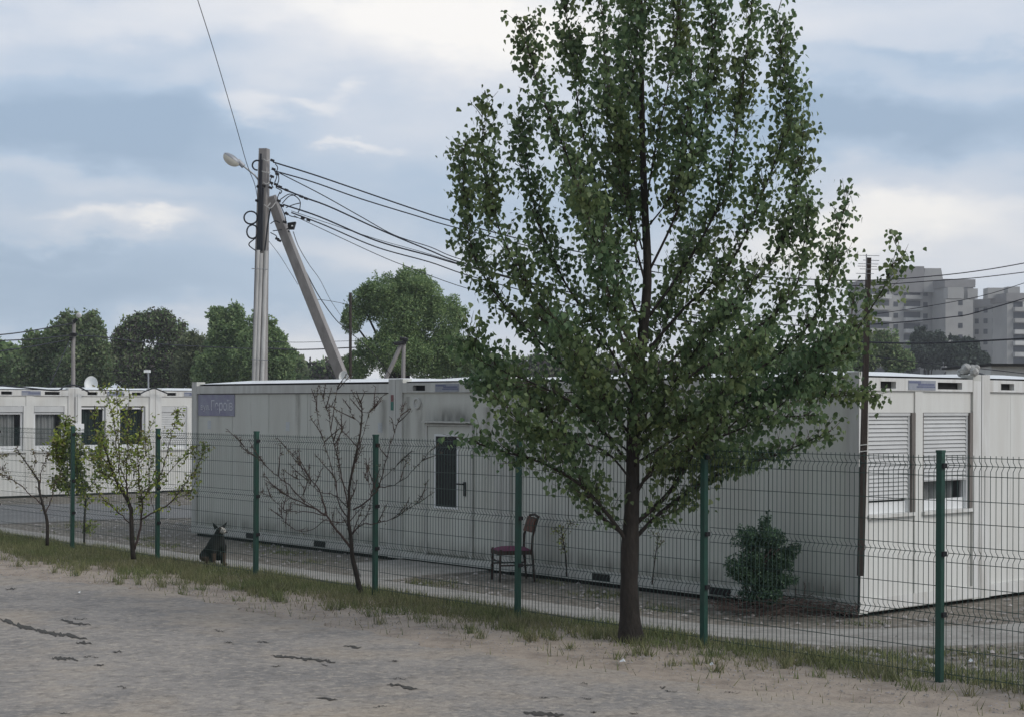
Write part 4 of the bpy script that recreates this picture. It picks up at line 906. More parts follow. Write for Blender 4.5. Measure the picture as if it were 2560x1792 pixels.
limb_px = [
 ([(1413, 1225), (1370, 1160), (1300, 1085), (1210, 1035), (1120, 1010), (1045, 985)], -.5, .8, .030),
 ([(1413, 1205), (1345, 1150), (1290, 1060), (1240, 950), (1180, 880), (1100, 820)], .3, 1, .030),
 ([(1415, 1215), (1480, 1150), (1560, 1090), (1640, 1050), (1740, 1020), (1860, 965)], .4, 1, .030),
 ([(1418, 1180), (1500, 1100), (1560, 1000), (1620, 920), (1740, 885), (1860, 885), (1975, 890)], .7, .85, .032),
 ([(1418, 1120), (1480, 1040), (1600, 985), (1720, 940), (1830, 930)], -.6, 1.1, .022),
 ([(1420, 1050), (1350, 960), (1280, 900), (1180, 850), (1060, 800), (1030, 740)], -.3, 1, .022),
 ([(1420, 980), (1330, 880), (1210, 780), (1110, 680), (1050, 580), (1025, 450), (1015, 340)], .4, 1.15, .022),
 ([(1422, 930), (1320, 800), (1200, 680), (1120, 540), (1075, 400), (1060, 245)], -.4, 1.15, .020),
 ([(1425, 890), (1350, 760), (1260, 640), (1200, 500), (1165, 370), (1160, 260)], .7, 1.2, .020),
 ([(1432, 850), (1385, 720), (1375, 600), (1310, 480), (1260, 350), (1200, 200), (1165, 45)], -.7, 1.2, .024),
 ([(1440, 740), (1390, 600), (1340, 450), (1300, 280), (1270, 120), (1245, -60)], .5, 1.3, .020),
 ([(1448, 640), (1410, 480), (1380, 330), (1350, 160), (1340, -80)], -.5, 1.3, .016),
 ([(1446, 480), (1470, 340), (1500, 180), (1530, 20), (1540, -120)], .5, 1.3, .014),
 ([(1450, 620), (1510, 500), (1560, 360), (1590, 220), (1600, 60), (1570, -70)], -.5, 1.3, .018),
 ([(1448, 720), (1540, 600), (1610, 460), (1650, 300), (1670, 150), (1700, -60)], .3, 1.25, .022),
 ([(1440, 800), (1540, 690), (1640, 590), (1710, 450), (1760, 300), (1775, 180), (1745, 40)], -.6, 1.2, .022),
 ([(1435, 870), (1560, 760), (1680, 650), (1770, 540), (1800, 420), (1800, 280)], .5, 1.15, .022),
 ([(1428, 930), (1560, 830), (1690, 750), (1780, 660), (1815, 560), (1822, 480)], -.3, .8, .020),
 ([(1424, 1000), (1580, 900), (1720, 810), (1835, 710), (1885, 590), (1912, 430)], .6, .75, .022),
 ([(1424, 1040), (1600, 930), (1760, 850), (1880, 800), (1950, 710), (2000, 640), (2035, 545)], -.2, .45, .020),
 ([(1422, 990), (1500, 880), (1580, 760), (1650, 690)], -1.0, 1.3, .016),
 ([(1424, 940), (1330, 860), (1260, 760), (1180, 700)], 1.1, 1.3, .016),
 ([(1430, 870), (1480, 760), (1520, 640), (1560, 520)], 1.1, 1.3, .016),
 ([(1436, 800), (1380, 700), (1330, 560), (1300, 420)], -1.1, 1.3, .014),
 ([(1420, 1080), (1350, 1010), (1260, 980), (1180, 960), (1120, 900)], -1.0, 1, .016),
 ([(1420, 1100), (1500, 1040), (1590, 1040), (1680, 980)], 1.0, 1, .016),
 ([(1420, 1030), (1470, 960), (1560, 930), (1640, 860), (1720, 760)], -1.2, 1.3, .014),
 ([(1420, 1000), (1370, 920), (1300, 830), (1250, 720)], -1.2, 1.3, .014),
 ([(1422, 960), (1520, 850), (1640, 800), (1740, 730)], 1.3, 1.3, .014),
 ([(1420, 1060), (1440, 960), (1450, 850), (1400, 760)], -.9, 1.1, .012),
 ([(1440, 560), (1400, 430), (1400, 300), (1390, 150), (1410, 0)], .8, 1.3, .012),
 ([(1445, 520), (1520, 420), (1540, 280), (1560, 130)], -.8, 1.3, .012),
 ([(1420, 1020), (1310, 930), (1200, 880), (1130, 860), (1080, 860)], .9, 1.1, .014),
 ([(1440, 300), (1420, 180), (1440, 40), (1460, -100)], -.3, 1.5, .010),
 ([(1436, -20), (1445, -110), (1440, -190), (1432, -265)], .05, 2.2, .008),
 ([(1438, 60), (1410, -40), (1395, -130), (1385, -200)], .3, 1.8, .008),
 ([(1438, 20), (1475, -60), (1490, -150), (1490, -215)], -.3, 1.8, .008),
 ([(1850, 885), (1870, 800), (1910, 740), (1935, 660)], .5, .6, .010),
 ([(1700, 950), (1780, 880), (1830, 800), (1880, 760)], -.5, 1.3, .010),
 ([(1600, 985), (1700, 905), (1800, 860), (1880, 850)], .0, .9, .010),
]
limbs = []; lb = MB()
for pts, dep, w, r0 in limb_px:
    m = len(pts); q = [Tp(x + random.uniform(-6, 6) * (i > 0), y, dep * (i / (m - 1)) ** .9) for i, (x, y) in enumerate(pts)]; q = smooth_line(q, 4)
    k = len(q); lb.tube(q, [r0 * .72 * (1 - i / k * .85) for i in range(k)], 7); limbs.append((q, w))
build_each(lb, 'branch', m_bark, tree, smooth=True)
wl_ = []
for q, w in limbs:      # upper limbs carry the denser plumes
    top = q[-1].z; wl_.append((q, w * (.98 if top < 2.9 else 1.0 if top < 4.0 else .92)))
tw, lp = grow(wl_, 30, .40, .0195, .062, up=.60, start=.12)
tm = MB()
for q in tw: tm.tube(q, [.0045, .004, .0032, .0024, .0014], 3, cap=False)
o = tm.build('twigs', m_twig, tree); o['kind'] = 'stuff'
print('poplar leaves', len(lp), 'twigs', len(tw))
o = leaves('foliage', m_leaf, lp, rng.uniform(.034, .066, len(lp)), tree, droop=.62); o['kind'] = 'stuff'

# --- small trees along the verge
def crop(ox, oy, s, pts, Y, dep=0.0):
    m = len(pts); return [P(ox + x * s, oy + y * s, Y + dep * i / max(1, m - 1)) for i, (x, y) in enumerate(pts)]
def small_tree(name, label, Y, ox, oy, s, stems, leafmat, nleaf, lsize, r0, nsec, foot, group=None, spr=.02, seclen=.10, extra=0):
    base = P(ox + foot[0] * s, oy + foot[1] * s, Y); base.z = gz(*toUV(base)); root = empty(name, label, 'tree', base, 0, group)
    lim = []
    for i, (pts, rr) in enumerate(stems):
        dep = random.uniform(-.35, .35) if i else 0
        q = smooth_line(crop(ox, oy, s, pts, Y, dep), 4); k = len(q); mb = MB()
        q = [p + Vector((random.gauss(0, .006), random.gauss(0, .006), random.gauss(0, .005))) if 0 < j_ < k - 1 and i else p for j_, p in enumerate(q)]
        mb.tube(q, [max(.003, r0 * (rr if i == 0 else rr * .72) * (1 - j / k * .88)) for j in range(k)], 7)
        mb.build('trunk' if i == 0 else 'branch', m_twig if i else m_bark, root, smooth=True); lim.append((q, 1.0))
    if extra:
        ex, _ = grow(lim, extra, .42, .5, .01, up=.58, start=.22, flex=.16)
        em = MB()
        for q in ex: q = smooth_line(q, 2); em.tube(q, [.0075 * (1 - .75 * j / len(q)) for j in range(len(q))], 4, cap=False); lim.append((q, .8))
        build_each(em, 'side_branch', m_twig, root)
    tw, lp = grow(lim, nsec * 1.7, seclen, seclen / (nleaf * 3.2), spr, up=.35, lmin=.03, start=.25)
    tm = MB()
    for q in tw: tm.tube(q, [.0048, .0042, .0034, .0026, .0016], 3, cap=False)
    o = tm.build('twigs', m_twig, root); o['kind'] = 'stuff'
    mats = leafmat if isinstance(leafmat, list) else [leafmat]
    mi = rng.integers(0, len(mats), len(lp)) if len(mats) > 1 else None
    o = leaves('foliage', mats, lp, rng.uniform(lsize * .6, lsize * 1.2, len(lp)), root, droop=.1, shape='leaf', mi=mi); o['kind'] = 'stuff'
    return root
Yb = 18.75
S2 = .3734
small_tree('fruit_tree', 'nearly leafless young fruit tree with forked brown branches in front of the fence', Yb, 440, 900, S2, [
 ([(1262, 1592), (1230, 1530), (1205, 1420), (1180, 1310), (1170, 1180), (1155, 1080), (1160, 960), (1160, 850), (1200, 650), (1235, 480), (1245, 330), (1228, 260)], 1),
 ([(1165, 1250), (1080, 1140), (1005, 1040), (860, 960), (740, 900), (640, 830), (590, 760)], .6),
 ([(860, 950), (760, 830), (680, 780), (580, 680), (480, 600), (400, 510)], .3),
 ([(1000, 1035), (960, 870), (870, 760), (790, 640), (720, 570)], .35),
 ([(1150, 1050), (1090, 960), (1080, 860), (1020, 650), (960, 440), (930, 240)], .35),
 ([(1150, 980), (1100, 720), (1050, 520), (1010, 330), (955, 170)], .35),
 ([(1010, 320), (1060, 280), (1085, 170)], .15),
 ([(1185, 1000), (1280, 940), (1350, 860), (1400, 700), (1450, 520), (1490, 400), (1520, 280)], .4),
 ([(1350, 850), (1440, 840), (1530, 790), (1620, 700), (1710, 600)], .28),
 ([(1178, 1160), (1250, 1100), (1350, 1090), (1480, 1040), (1600, 960), (1680, 860)], .3),
 ([(1000, 1040), (850, 1010), (730, 1000), (640, 920), (560, 880)], .25),
 ([(1010, 1060), (880, 1140), (740, 1100), (690, 990)], .2),
 ([(1190, 880), (1180, 750), (1230, 600), (1280, 380), (1330, 310)], .22),
 ([(1160, 1000), (1060, 900), (960, 880), (860, 760), (800, 600)], .25),
 ([(1160, 900), (1100, 780), (1080, 600), (1110, 430)], .2),
 ([(1230, 420), (1180, 370), (1165, 310)], .12), ([(1240, 350), (1300, 340), (1335, 310)], .12),
 ([(1380, 800), (1460, 720), (1530, 650)], .15), ([(1250, 1100), (1290, 1000), (1300, 880), (1260, 750)], .18),
 ([(1160, 1080), (1080, 1090), (1050, 1150)], .12), ([(860, 960), (850, 860), (800, 760)], .15)],
 [m_bud, m_bud, m_oleaf], .35, .020, .034, 13, (1262, 1592), spr=.010, seclen=.075, extra=4.5)
S1 = .342
small_tree('fruit_tree', 'twin-stemmed young fruit tree with fresh yellow-green leaves left of the dog', 22.15, 0, 900, S1, [
 ([(975, 1452), (965, 1300), (960, 1150), (955, 1080), (920, 1000), (860, 900), (810, 780), (770, 650), (700, 520), (690, 330)], 1),
 ([(982, 1380), (1020, 1250), (1040, 1100), (1035, 1000), (1015, 850), (1010, 650), (1040, 350)], .7),
 ([(955, 1090), (930, 950), (925, 800), (935, 600), (940, 450), (940, 200)], .5),
 ([(1030, 1160), (1130, 1110), (1250, 1040), (1350, 900), (1420, 800), (1480, 690), (1500, 600)], .45),
 ([(1035, 1020), (1130, 900), (1180, 820), (1230, 640), (1290, 430), (1300, 370)], .4),
 ([(1035, 970), (1100, 920), (1200, 850), (1330, 720), (1460, 620)], .3),
 ([(950, 1190), (880, 1120), (800, 1050), (730, 980), (690, 880)], .35),
 ([(950, 1060), (880, 860), (860, 700), (840, 500), (800, 300), (760, 200)], .35),
 ([(1015, 750), (1060, 700), (1070, 560), (1140, 400)], .25),
 ([(925, 900), (880, 760), (870, 600), (860, 420), (850, 200)], .3),
 ([(860, 900), (760, 820), (700, 740), (640, 700)], .25), ([(810, 780), (740, 700), (750, 560), (760, 450)], .25),
 ([(1130, 1110), (1100, 1000), (1090, 860), (1110, 700)], .2), ([(1250, 1040), (1300, 1000), (1400, 960), (1440, 840)], .2),
 ([(930, 950), (980, 850), (960, 720), (970, 560)], .25)],
 [m_yleaf, m_yleaf, m_oleaf], 3.0, .055, .036, 12, (975, 1452), 'young fruit trees on the verge', spr=.035, seclen=.13)
small_tree('fruit_tree', 'small thin fruit tree with reddish sparse leaves at the left photo edge', 23.9, 0, 900, S1, [
 ([(345, 1352), (345, 1180), (320, 1080), (290, 960), (280, 880), (230, 800), (150, 690), (120, 640)], 1),
 ([(335, 1120), (380, 1000), (400, 900), (440, 850)], .5), ([(290, 940), (300, 800), (350, 700), (320, 640)], .5),
 ([(312, 1060), (200, 960), (100, 880), (0, 830), (-60, 800)], .5), ([(240, 810), (260, 730), (240, 660)], .3), ([(60, 860), (30, 800), (40, 760)], .25), ([(-80, 760), (0, 700), (70, 680)], .25)],
 [m_oleaf, m_bud], 1.6, .04, .026, 13, (345, 1352), 'young fruit trees on the verge', spr=.02, seclen=.08)
small_tree('sapling', 'bright yellow-green leafy sapling behind the second fence post from the left', 25.3, 0, 900, S1, [
 ([(614, 1400), (618, 1200), (622, 1000), (600, 900), (560, 700), (500, 560), (480, 420)], 1),
 ([(618, 1010), (540, 960), (470, 860), (410, 700), (430, 540)], .6), ([(600, 900), (530, 800), (520, 640), (520, 480)], .5), ([(620, 960), (700, 860), (720, 700), (740, 560)], .5),
 ([(540, 960), (460, 920), (400, 880)], .4), ([(470, 860), (450, 740), (380, 640)], .4), ([(620, 980), (560, 880), (570, 760), (600, 620)], .4), ([(700, 860), (760, 840), (800, 760)], .3),
 ([(614, 1280), (650, 1230), (660, 1200)], .2), ([(520, 760), (480, 700), (460, 600)], .3)],
 [m_yleaf, m_yleaf, m_yleaf, m_oleaf], 4.5, .07, .020, 22, (614, 1400), 'young fruit trees on the verge', spr=.05, seclen=.14)
small_tree('sapling', 'thin leafy sapling against the wall right of the wooden chair', 20.4, 900, 900, .4357, [
 ([(1186, 1240), (1180, 1120), (1160, 1000), (1150, 940)], 1), ([(1162, 1010), (1190, 960), (1220, 930)], .6), ([(1165, 1030), (1130, 980), (1110, 960)], .5), ([(1170, 1060), (1160, 1040), (1150, 1030)], .4)],
 [m_oleaf, m_yleaf], 2, .035, .012, 16, (1186, 1240), spr=.03, seclen=.08)
small_tree('sapling', 'slanting thin sapling behind the fence right of the poplar trunk', 18.4, 1400, 900, .498, [
 ([(462, 1125), (475, 1010), (492, 900), (500, 870)], 1), ([(480, 960), (505, 930), (520, 900)], .5), ([(490, 900), (470, 870), (455, 850)], .5)],
 [m_oleaf, m_leaf], 1.5, .03, .010, 12, (462, 1125), spr=.02, seclen=.06)

# --- evergreen bush by the wall
def blob_points(blobs, n, surf=.55):
    """random points inside a set of ellipsoids (cx,cy,cz,rx,ry,rz), denser to the skin"""
    vol = np.array([b[3] * b[4] * b[5] for b in blobs]) ** .8; idx = rng.choice(len(blobs), n, p=vol / vol.sum()); B_ = np.array(blobs)[idx]
    d = norm(rng.normal(size=(n, 3))); r = rng.random((n, 1)) ** (1 / 3 if surf is None else .22 + (1 - surf) * .25)
    return B_[:, :3] + d * r * B_[:, 3:6]
def px_blob(px, py, Y, rx, ry, depth=1.0): c = P(px, py, Y); return (c.x, c.y, c.z, rx * Y / F, max(rx, ry) * Y / F * depth, ry * Y / F)
YB = 18.25
bush = empty('evergreen_bush', 'dense dark green bush by the container wall right of the poplar', 'bush', G(1905, 1515, .02), 0)
bl = [px_blob(1870, 1345, YB, 42, 42), px_blob(1925, 1345, YB, 38, 40), px_blob(1880, 1400, YB, 50, 50), px_blob(1935, 1400, YB, 40, 45), px_blob(1975, 1380, YB, 20, 20), px_blob(1960, 1405, YB, 30, 25), px_blob(1850, 1430, YB, 32, 36), px_blob(1910, 1450, YB, 55, 50), px_blob(1955, 1450, YB, 26, 34), px_blob(1900, 1490, YB, 42, 28)]
for b in list(bl): 
    for k in range(4): bl.append((b[0] + random.gauss(0, b[3] * .6), b[1] + random.gauss(0, b[4] * .4), b[2] + random.gauss(.0, b[5] * .55), b[3] * .42, b[4] * .4, b[5] * .42))
bl = [b for i, b in enumerate(bl) if i >= 10] + [(b[0], b[1], b[2], b[3] * .72, b[4] * .72, b[5] * .72) for b in bl[:10]]
for b in bl[-10:]:
    for k in range(5): bl.append((b[0] + random.gauss(0, b[3]), b[1] + random.gauss(0, b[4] * .6), b[2] + random.gauss(.02, b[5] * .9), .035, .035, .07))
pp = blob_points(bl, 17000)
pp = pp[(pp[:, 1] * N.y + pp[:, 0] * N.x) < WV - .02]
o = leaves('foliage', m_bush, pp, rng.uniform(.018, .042, len(pp)), bush, droop=-.1, shape='leaf'); o['kind'] = 'stuff'
mb = MB()
for k in range(9):
    a = G(1905 + random.uniform(-14, 14), 1515, .02); mb.tube(smooth_line([a, P(1895 + random.uniform(-40, 40), 1460, YB), P(1900 + random.uniform(-60, 60), 1370, YB + random.uniform(-.1, .1))], 3), .008, 5)
build_each(mb, 'stem', m_twig, bush)
# brushwood under the bush
mb = MB()
for k in range(420):
    x = random.uniform(1790, 2150); a = G(x, random.uniform(1515, 1548), .03); d = Vector((random.gauss(0, .28), random.gauss(0, .10), abs(random.gauss(0, .06)))); u_, v_ = toUV(a)
    if v_ < 13.6: continue
    a.z = random.uniform(.02, .12); b = a + d
    if toUV(b)[1] > WV - .05: continue
    mb.tube([a, a.lerp(b, .5) + Vector((0, 0, .02)), b], .005, 3)
for k in range(60):
    x = random.uniform(1960, 2140); a = G(x, random.uniform(1510, 1530), .03); 
    if toUV(a)[1] > WV - .08 or toUV(a)[1] < 13.5: continue
    mb.tube([a, a + Vector((random.gauss(0, .05), random.gauss(0, .03), random.uniform(.08, .35)))], .004, 3)
tag(mb.build('brushwood', m_twig), 'heap of dry cut twigs lying along the foot of the container wall', 'twigs', kind='stuff')

# --- far trees
def far_tree(name, label, Y, blobs, m, nface, fsize, group=None, trunk_px=None, sub=5, mats=None):
    c = P(trunk_px or blobs[0][0], 1000, Y); root = empty(name, label, 'tree', Vector((c.x, c.y, 0)), 0, group)
    B = [px_blob(x, y, Y, rx * .82, ry * .82, .8) for (x, y, rx, ry) in blobs]; full = list(B)
    for b in B:
        for k in range(sub * 3):
            d = Vector((random.gauss(0, 1), random.gauss(0, 1), random.gauss(0, 1) + .3)).normalized() * random.uniform(.8, 1.35); s = random.uniform(.10, .40)
            full.append((b[0] + d.x * b[3] * .85, b[1] + d.y * b[4] * .85, b[2] + d.z * b[5] * .85, b[3] * s, b[4] * s, b[5] * s))
    for b in B[:6]:      # loose shoots at the top of the crown
        for k in range(9):
            full.append((b[0] + random.uniform(-.8, .8) * b[3], b[1] + random.uniform(-.5, .5) * b[4], b[2] + b[5] * random.uniform(.75, 1.15), b[3] * .09, b[3] * .09, b[5] * random.uniform(.12, .3)))
    fsize *= .78; pp = blob_points(full, int(nface * 2.4), .6); pp = pp[pp[:, 2] > .3]
    o = leaves('crown', mats or m, pp, rng.uniform(fsize * .6, fsize * 1.3, len(pp)), root, droop=0.0, shape='leaf' if fsize < .3 else 'heart', mi=rng.integers(0, len(mats), len(pp)) if mats else None)
    tb_ = MB(); top = P(trunk_px or blobs[0][0], blobs[0][1], Y); tb_.tube([Vector((c.x, c.y, 0)), Vector((c.x + .1, c.y, top.z * .5)), top], [.28, .2, .06], 8)
    for b in B[:5]:
        tb_.tube([Vector((c.x, c.y, top.z * .4)), Vector(((c.x + b[0]) / 2, (c.y + b[1]) / 2, (top.z * .45 + b[2]) / 2)), Vector(b[:3])], [.1, .07, .03], 5)
    tb_.build('trunk', m_bark, root); return root
GT = 'trees beyond the containers'
far_tree('leafy_tree', 'low dark far tree at the very left edge of the photo', 120, [(0, 900, 60, 50), (-40, 890, 60, 50), (40, 910, 50, 50), (20, 960, 60, 60)], m_far, 5000, .42, GT)
far_tree('leafy_tree', 'far green tree with small rounded tops left of the small lamp pole', 118, [(110, 870, 55, 50), (80, 860, 30, 34), (140, 845, 36, 40), (60, 930, 60, 60), (130, 950, 70, 70)], m_far, 7000, .36, GT, mats=[m_far, m_far, m_far2])
far_tree('leafy_tree', 'tall far tree directly behind the small lamp pole', 116, [(200, 830, 50, 48), (170, 815, 36, 36), (225, 810, 30, 34), (230, 860, 50, 50), (190, 930, 70, 70), (250, 930, 50, 60)], m_far, 9000, .32, GT, mats=[m_far, m_far2])
far_tree('leafy_tree', 'far olive tree with gappy bare lower branches right of the lamp pole', 112, [(330, 840, 46, 46), (300, 850, 28, 40), (370, 815, 44, 42), (400, 810, 40, 40), (430, 840, 40, 50), (340, 930, 70, 70), (420, 920, 60, 70)], m_far2, 9500, .28, GT, mats=[m_far2, m_far, m_bare])
far_tree('leafy_tree', 'low pale green far tree in the dip between two taller ones', 108, [(478, 860, 34, 34), (500, 870, 24, 30), (470, 920, 50, 60)], m_far2, 3500, .28, GT)
far_tree('leafy_tree', 'tall dark far tree just left of the main concrete pole', 105, [(560, 830, 48, 50), (545, 795, 26, 26), (590, 785, 26, 30), (600, 840, 50, 50), (560, 910, 75, 70), (520, 940, 50, 60)], m_far, 11000, .27, GT)
far_tree('leafy_tree', 'dark far tree between the main pole and the leaning strut', 103, [(665, 840, 40, 44), (650, 800, 24, 26), (690, 870, 38, 44), (640, 900, 60, 70), (700, 920, 40, 50), (720, 900, 24, 30)], m_far, 10000, .26, GT)
far_tree('round_tree', 'large round dark green tree with leafy clusters right of the strut', 74, [(1010, 790, 90, 80), (960, 740, 70, 60), (1030, 720, 60, 55), (900, 750, 36, 34), (880, 800, 34, 46), (1070, 740, 50, 50), (1110, 800, 60, 60), (1120, 880, 70, 70), (1000, 880, 110, 70), (900, 910, 50, 44), (1060, 900, 90, 60), (1160, 900, 60, 50)], m_far, 42000, .135, GT, sub=7)
far_tree('leafy_tree', 'far green tree filling the gap low behind the poplar trunk', 110, [(1300, 960, 70, 40), (1420, 955, 80, 44), (1530, 950, 70, 44), (1640, 945, 70, 44)], m_far2, 5000, .35, GT, mats=[m_far2, m_bare])
far_tree('leafy_tree', 'far dark tree behind the right half of the poplar crown', 110, [(1760, 945, 80, 50), (1880, 925, 80, 55), (1990, 915, 70, 55), (2080, 900, 60, 50)], m_far, 7000, .35, GT)
far_tree('leafy_tree', 'olive green tree between the antenna mast and the apartment block', 120, [(2150, 890, 70, 50), (2210, 870, 50, 44), (2100, 870, 40, 44), (2240, 900, 44, 44)], m_far2, 6000, .33, GT, mats=[m_far2, m_far])
far_tree('dark_tree', 'very dark dense twin-topped tree in front of the apartment block', 200, [(2320, 880, 50, 50), (2300, 850, 30, 28), (2340, 860, 34, 32), (2400, 890, 50, 50), (2425, 870, 28, 28), (2270, 905, 34, 30), (2450, 905, 30, 30)], m_fard, 12000, .45, GT)
# bare thicket on the skyline
pp = blob_points([px_blob(x, 930 + random.uniform(-12, 10), 150, 36, 30, .5) for x in range(690, 900, 24)] + [px_blob(x, 925 + random.uniform(-12, 10), 150, 40, 32, .5) for x in range(1120, 1560, 34)], 9000)
o = leaves('thicket', [m_bare, m_far], pp, rng.uniform(.3, .6, len(pp)), None, droop=-.6, shape='leaf', mi=rng.integers(0, 2, len(pp))); tag(o, 'low grey thicket of bare far bushes along the skyline', 'thicket', kind='stuff')
# a continuous wood behind the left trees
pp = blob_points([px_blob(x, 915 + random.uniform(-14, 14), 135, 46, 50, .5) for x in range(-60, 730, 30)], 30000)
o = leaves('far_wood', [m_far, m_far2], pp, rng.uniform(.25, .55, len(pp)), None, droop=0, mi=rng.integers(0, 2, len(pp))); tag(o, 'dark green far wood closing the view behind the left trees', 'wood', kind='stuff')

# ------------------------------------------------------------------ apartment blocks
def apt(label, Y, px0, px1, ytop, ang, floors, bays, extras=None, slant=0):
    """slab block; near face runs from px0 to px1 with the facade turned by ang degrees"""
    a = P(px0, 1010, Y); a.z = 0; d = Vector((math.cos(math.radians(ang)), math.sin(math.radians(ang)), 0)); n = Vector((d.y, -d.x, 0))
    # width from px1
    t = dirpx(px1, 1010).x; w = (t * a.y - a.x) / (d.x - t * d.y); H = P(px0, ytop, Y).z
    root = empty('apartment_block', label, 'apartment block', a, 0, 'apartment blocks on the horizon'); up = Vector((0, 0, 1))
    def bx(mb, s0, s1, o0, o1, z0, z1):
        mb.hexa([a + d * s + n * o + up * z for z in (z0, z1) for s, o in ((s0, o1), (s1, o1), (s1, o0), (s0, o0))])
    mb = MB(); bx(mb, 0, w, -9, 0, 0, H); mb.build('wall', m_apt, root)
    mb = MB(); bx(mb, -.4, w + .4, -9.3, .5, H - 1.6, H + .5); mb.build('parapet', m_apt2, root)
    fh = (H - 2) / floors
    for f in range(floors):
        z = .8 + f * fh; s = 1.5
        for b in bays:
            if b[0] == 'w':
                if s + 1.6 > w: break
                q = MB(); bx(q, s, s + b[1], -.05, .08, z + .9, z + 2.2); q.build('window', m_aptw, root); s += b[1] + b[2]
            elif b[0] == 'b':
                if s + b[1] > w: break
                q = MB(); bx(q, s, s + b[1], .06, 1.3, z - .1, z + .95); ba = q.build('balcony', m_aptl if random.random() < .6 else m_apt, root)
                q = MB(); bx(q, s + .1, s + b[1] - .1, .02, .10, z + .95, z + 2.5); q.build('loggia', m_aptw, ba)
                if random.random() < .4:
                    q = MB(); k = random.uniform(.2, .5) * b[1]; bx(q, s + k, s + k + b[1] * .3, 1.0, 1.25, z + .95, z + 2.3); q.build('glazing', m_aptl, ba)
                s += b[1] + b[2]
            else: s += b[1]
    return root, a, d, n, w, H, bx
bays = [('b', 6, 1.2), ('w', 1.3, 1.6), ('b', 5, .8), ('w', 1.3, 1.5), ('b', 6.5, 1), ('w', 1.3, 1.2), ('b', 6, 1)]
r, a, d, n, w, H, bx = apt('tallest far apartment block with balconies and a rooftop plant room', 430, 2158, 2362, 706, 14, 11, bays)
q = MB(); 
def pent(x0, x1, y0, y1, m, name, off=-6, dep=8, cham=0):
    c0 = P(x0, y1, 428); c1 = P(x1, y1, 428); zt = P(x0, y0, 428).z; q = MB(); q.hexa([Vector((c0.x, 432, c0.z - 3)), Vector((c1.x, 432, c0.z - 3)), Vector((c1.x, 442, c0.z - 3)), Vector((c0.x, 442, c0.z - 3)),
        Vector((c0.x + cham * .3, 432, zt)), Vector((c1.x - cham, 432, zt)), Vector((c1.x - cham, 442, zt)), Vector((c0.x + cham * .3, 442, zt))]); q.build(name, m, r)
pent(2252, 2320, 663, 700, m_apt2, 'plant_room', cham=0); pent(2318, 2374, 668, 700, m_apt, 'plant_room', cham=1.2); pent(2228, 2254, 694, 704, m_apt2, 'roof_box')
r2, *_ = apt('blank concrete end block right of the tallest far apartments', 425, 2363, 2432, 703, 8, 11, [('s', 2), ('w', 1.2, 4)])
r3, a3, d3, n3, w3, H3, bx3 = apt('long far apartment block with small windows and a dark parapet', 437, 2330, 2518, 758, -38, 10, [('b', 5, .6), ('w', 1.1, 1.3), ('w', 1.1, 1.3), ('w', 1.1, 1.3), ('w', 1.1, 1.3), ('w', 1.1, 1.3), ('w', 1.1, 1.3)])
r4, a4, d4, n4, w4, H4, bx4 = apt('nearest far apartment block with stacked dark balconies at the right edge', 398, 2517, 2640, 738, 6, 10, [('b', 5, .5), ('b', 5, .5), ('w', 1.3, 1)])
for (s0, s1, h) in ((-13, -9, 1.8), (-8, -5.5, 1.5), (-3, 1, 1.7), (2, 5, 2.0)):
    q = MB(); c = P(2517, 1010, 398); q.box(c.x + s0, c.x + s1, 404, 408, H4 - .5, H4 + .5 + h); q.build('roof_box', m_apt, r4)
# low shed roof beyond the corner on the right
sh0 = P(2475, 940, 48); mb = MB(); mb.box(P(2478, 940, 48).x, P(2700, 940, 48).x, 48, 53, 0, P(2500, 915, 48).z)
s_ = mb.build('shed', m_white, origin=Vector((sh0.x, 48, 0))); tag(s_, 'low pale shed seen over the roof at the right edge', 'shed'); MB().box(P(2472, 940, 48).x, P(2710, 940, 48).x, 47.7, 53.3, P(2500, 915, 48).z + .003, P(2500, 909, 48).z + .003).build('roof', m_dark, s_)

# ------------------------------------------------------------------ grass and stones
edge = [(-40, 9.5), (-22.1, 9.6), (-17.9, 9.8), (-14.5, 9.95), (-11.74, 10.2), (-9.8, 10.45), (-8.8, 10.65), (-6.7, 10.85), (-3, 11)]
def vnoise(u, v, s):
    return (np.sin(u * s * 1.3 + v * s * 2.1) + np.sin(u * s * 2.7 - v * s * 1.7 + 1.3) + np.sin(u * s * .7 + v * s * 3.1 + 2.1)) / 3
def blades(name, u, v, h, wd, m, label):
    n = len(u); lean = rng.normal(size=(n, 2)) * .35 * h[:, None]; an = rng.uniform(0, math.pi, n)
    t = np.clip((v - 11.1) / 1.9, 0, 1); t = t * t * (3 - 2 * t); z = .13 * (1 - t) - .02
    X = U.x * u + N.x * v; Yy = U.y * u + N.y * v; b0 = np.stack([X - np.cos(an) * wd, Yy - np.sin(an) * wd, z], 1); b1 = np.stack([X + np.cos(an) * wd, Yy + np.sin(an) * wd, z], 1)
    tp = np.stack([X + lean[:, 0], Yy + lean[:, 1], z + h], 1); V = np.stack([b0, b1, tp], 1).reshape(-1, 3); Fq = np.arange(3 * n).reshape(-1, 3)
    o = quads_mesh(name, m, V, Fq, None, nper=3); return tag(o, label, 'grass', kind='stuff')
n = 150000; u = rng.uniform(-34, -3, n); v = rng.uniform(9.2, 11.6, n); ve = np.interp(u, [e_[0] for e_ in edge], [e_[1] for e_ in edge])
dn = (v - ve - .12) / .6 + vnoise(u, v, 3.1) * .8 + vnoise(u, v, 9) * .45; keep = (rng.random(n) < np.clip(dn, 0.012, .85)) & (v < 11.55); u, v = u[keep], v[keep]
nt_ = 150; cu_ = rng.uniform(-30, -4, nt_); cv_ = np.interp(cu_, [e_[0] for e_ in edge], [e_[1] for e_ in edge]) + rng.uniform(-.45, 1.0, nt_); cv_ = np.minimum(cv_, 11.5)
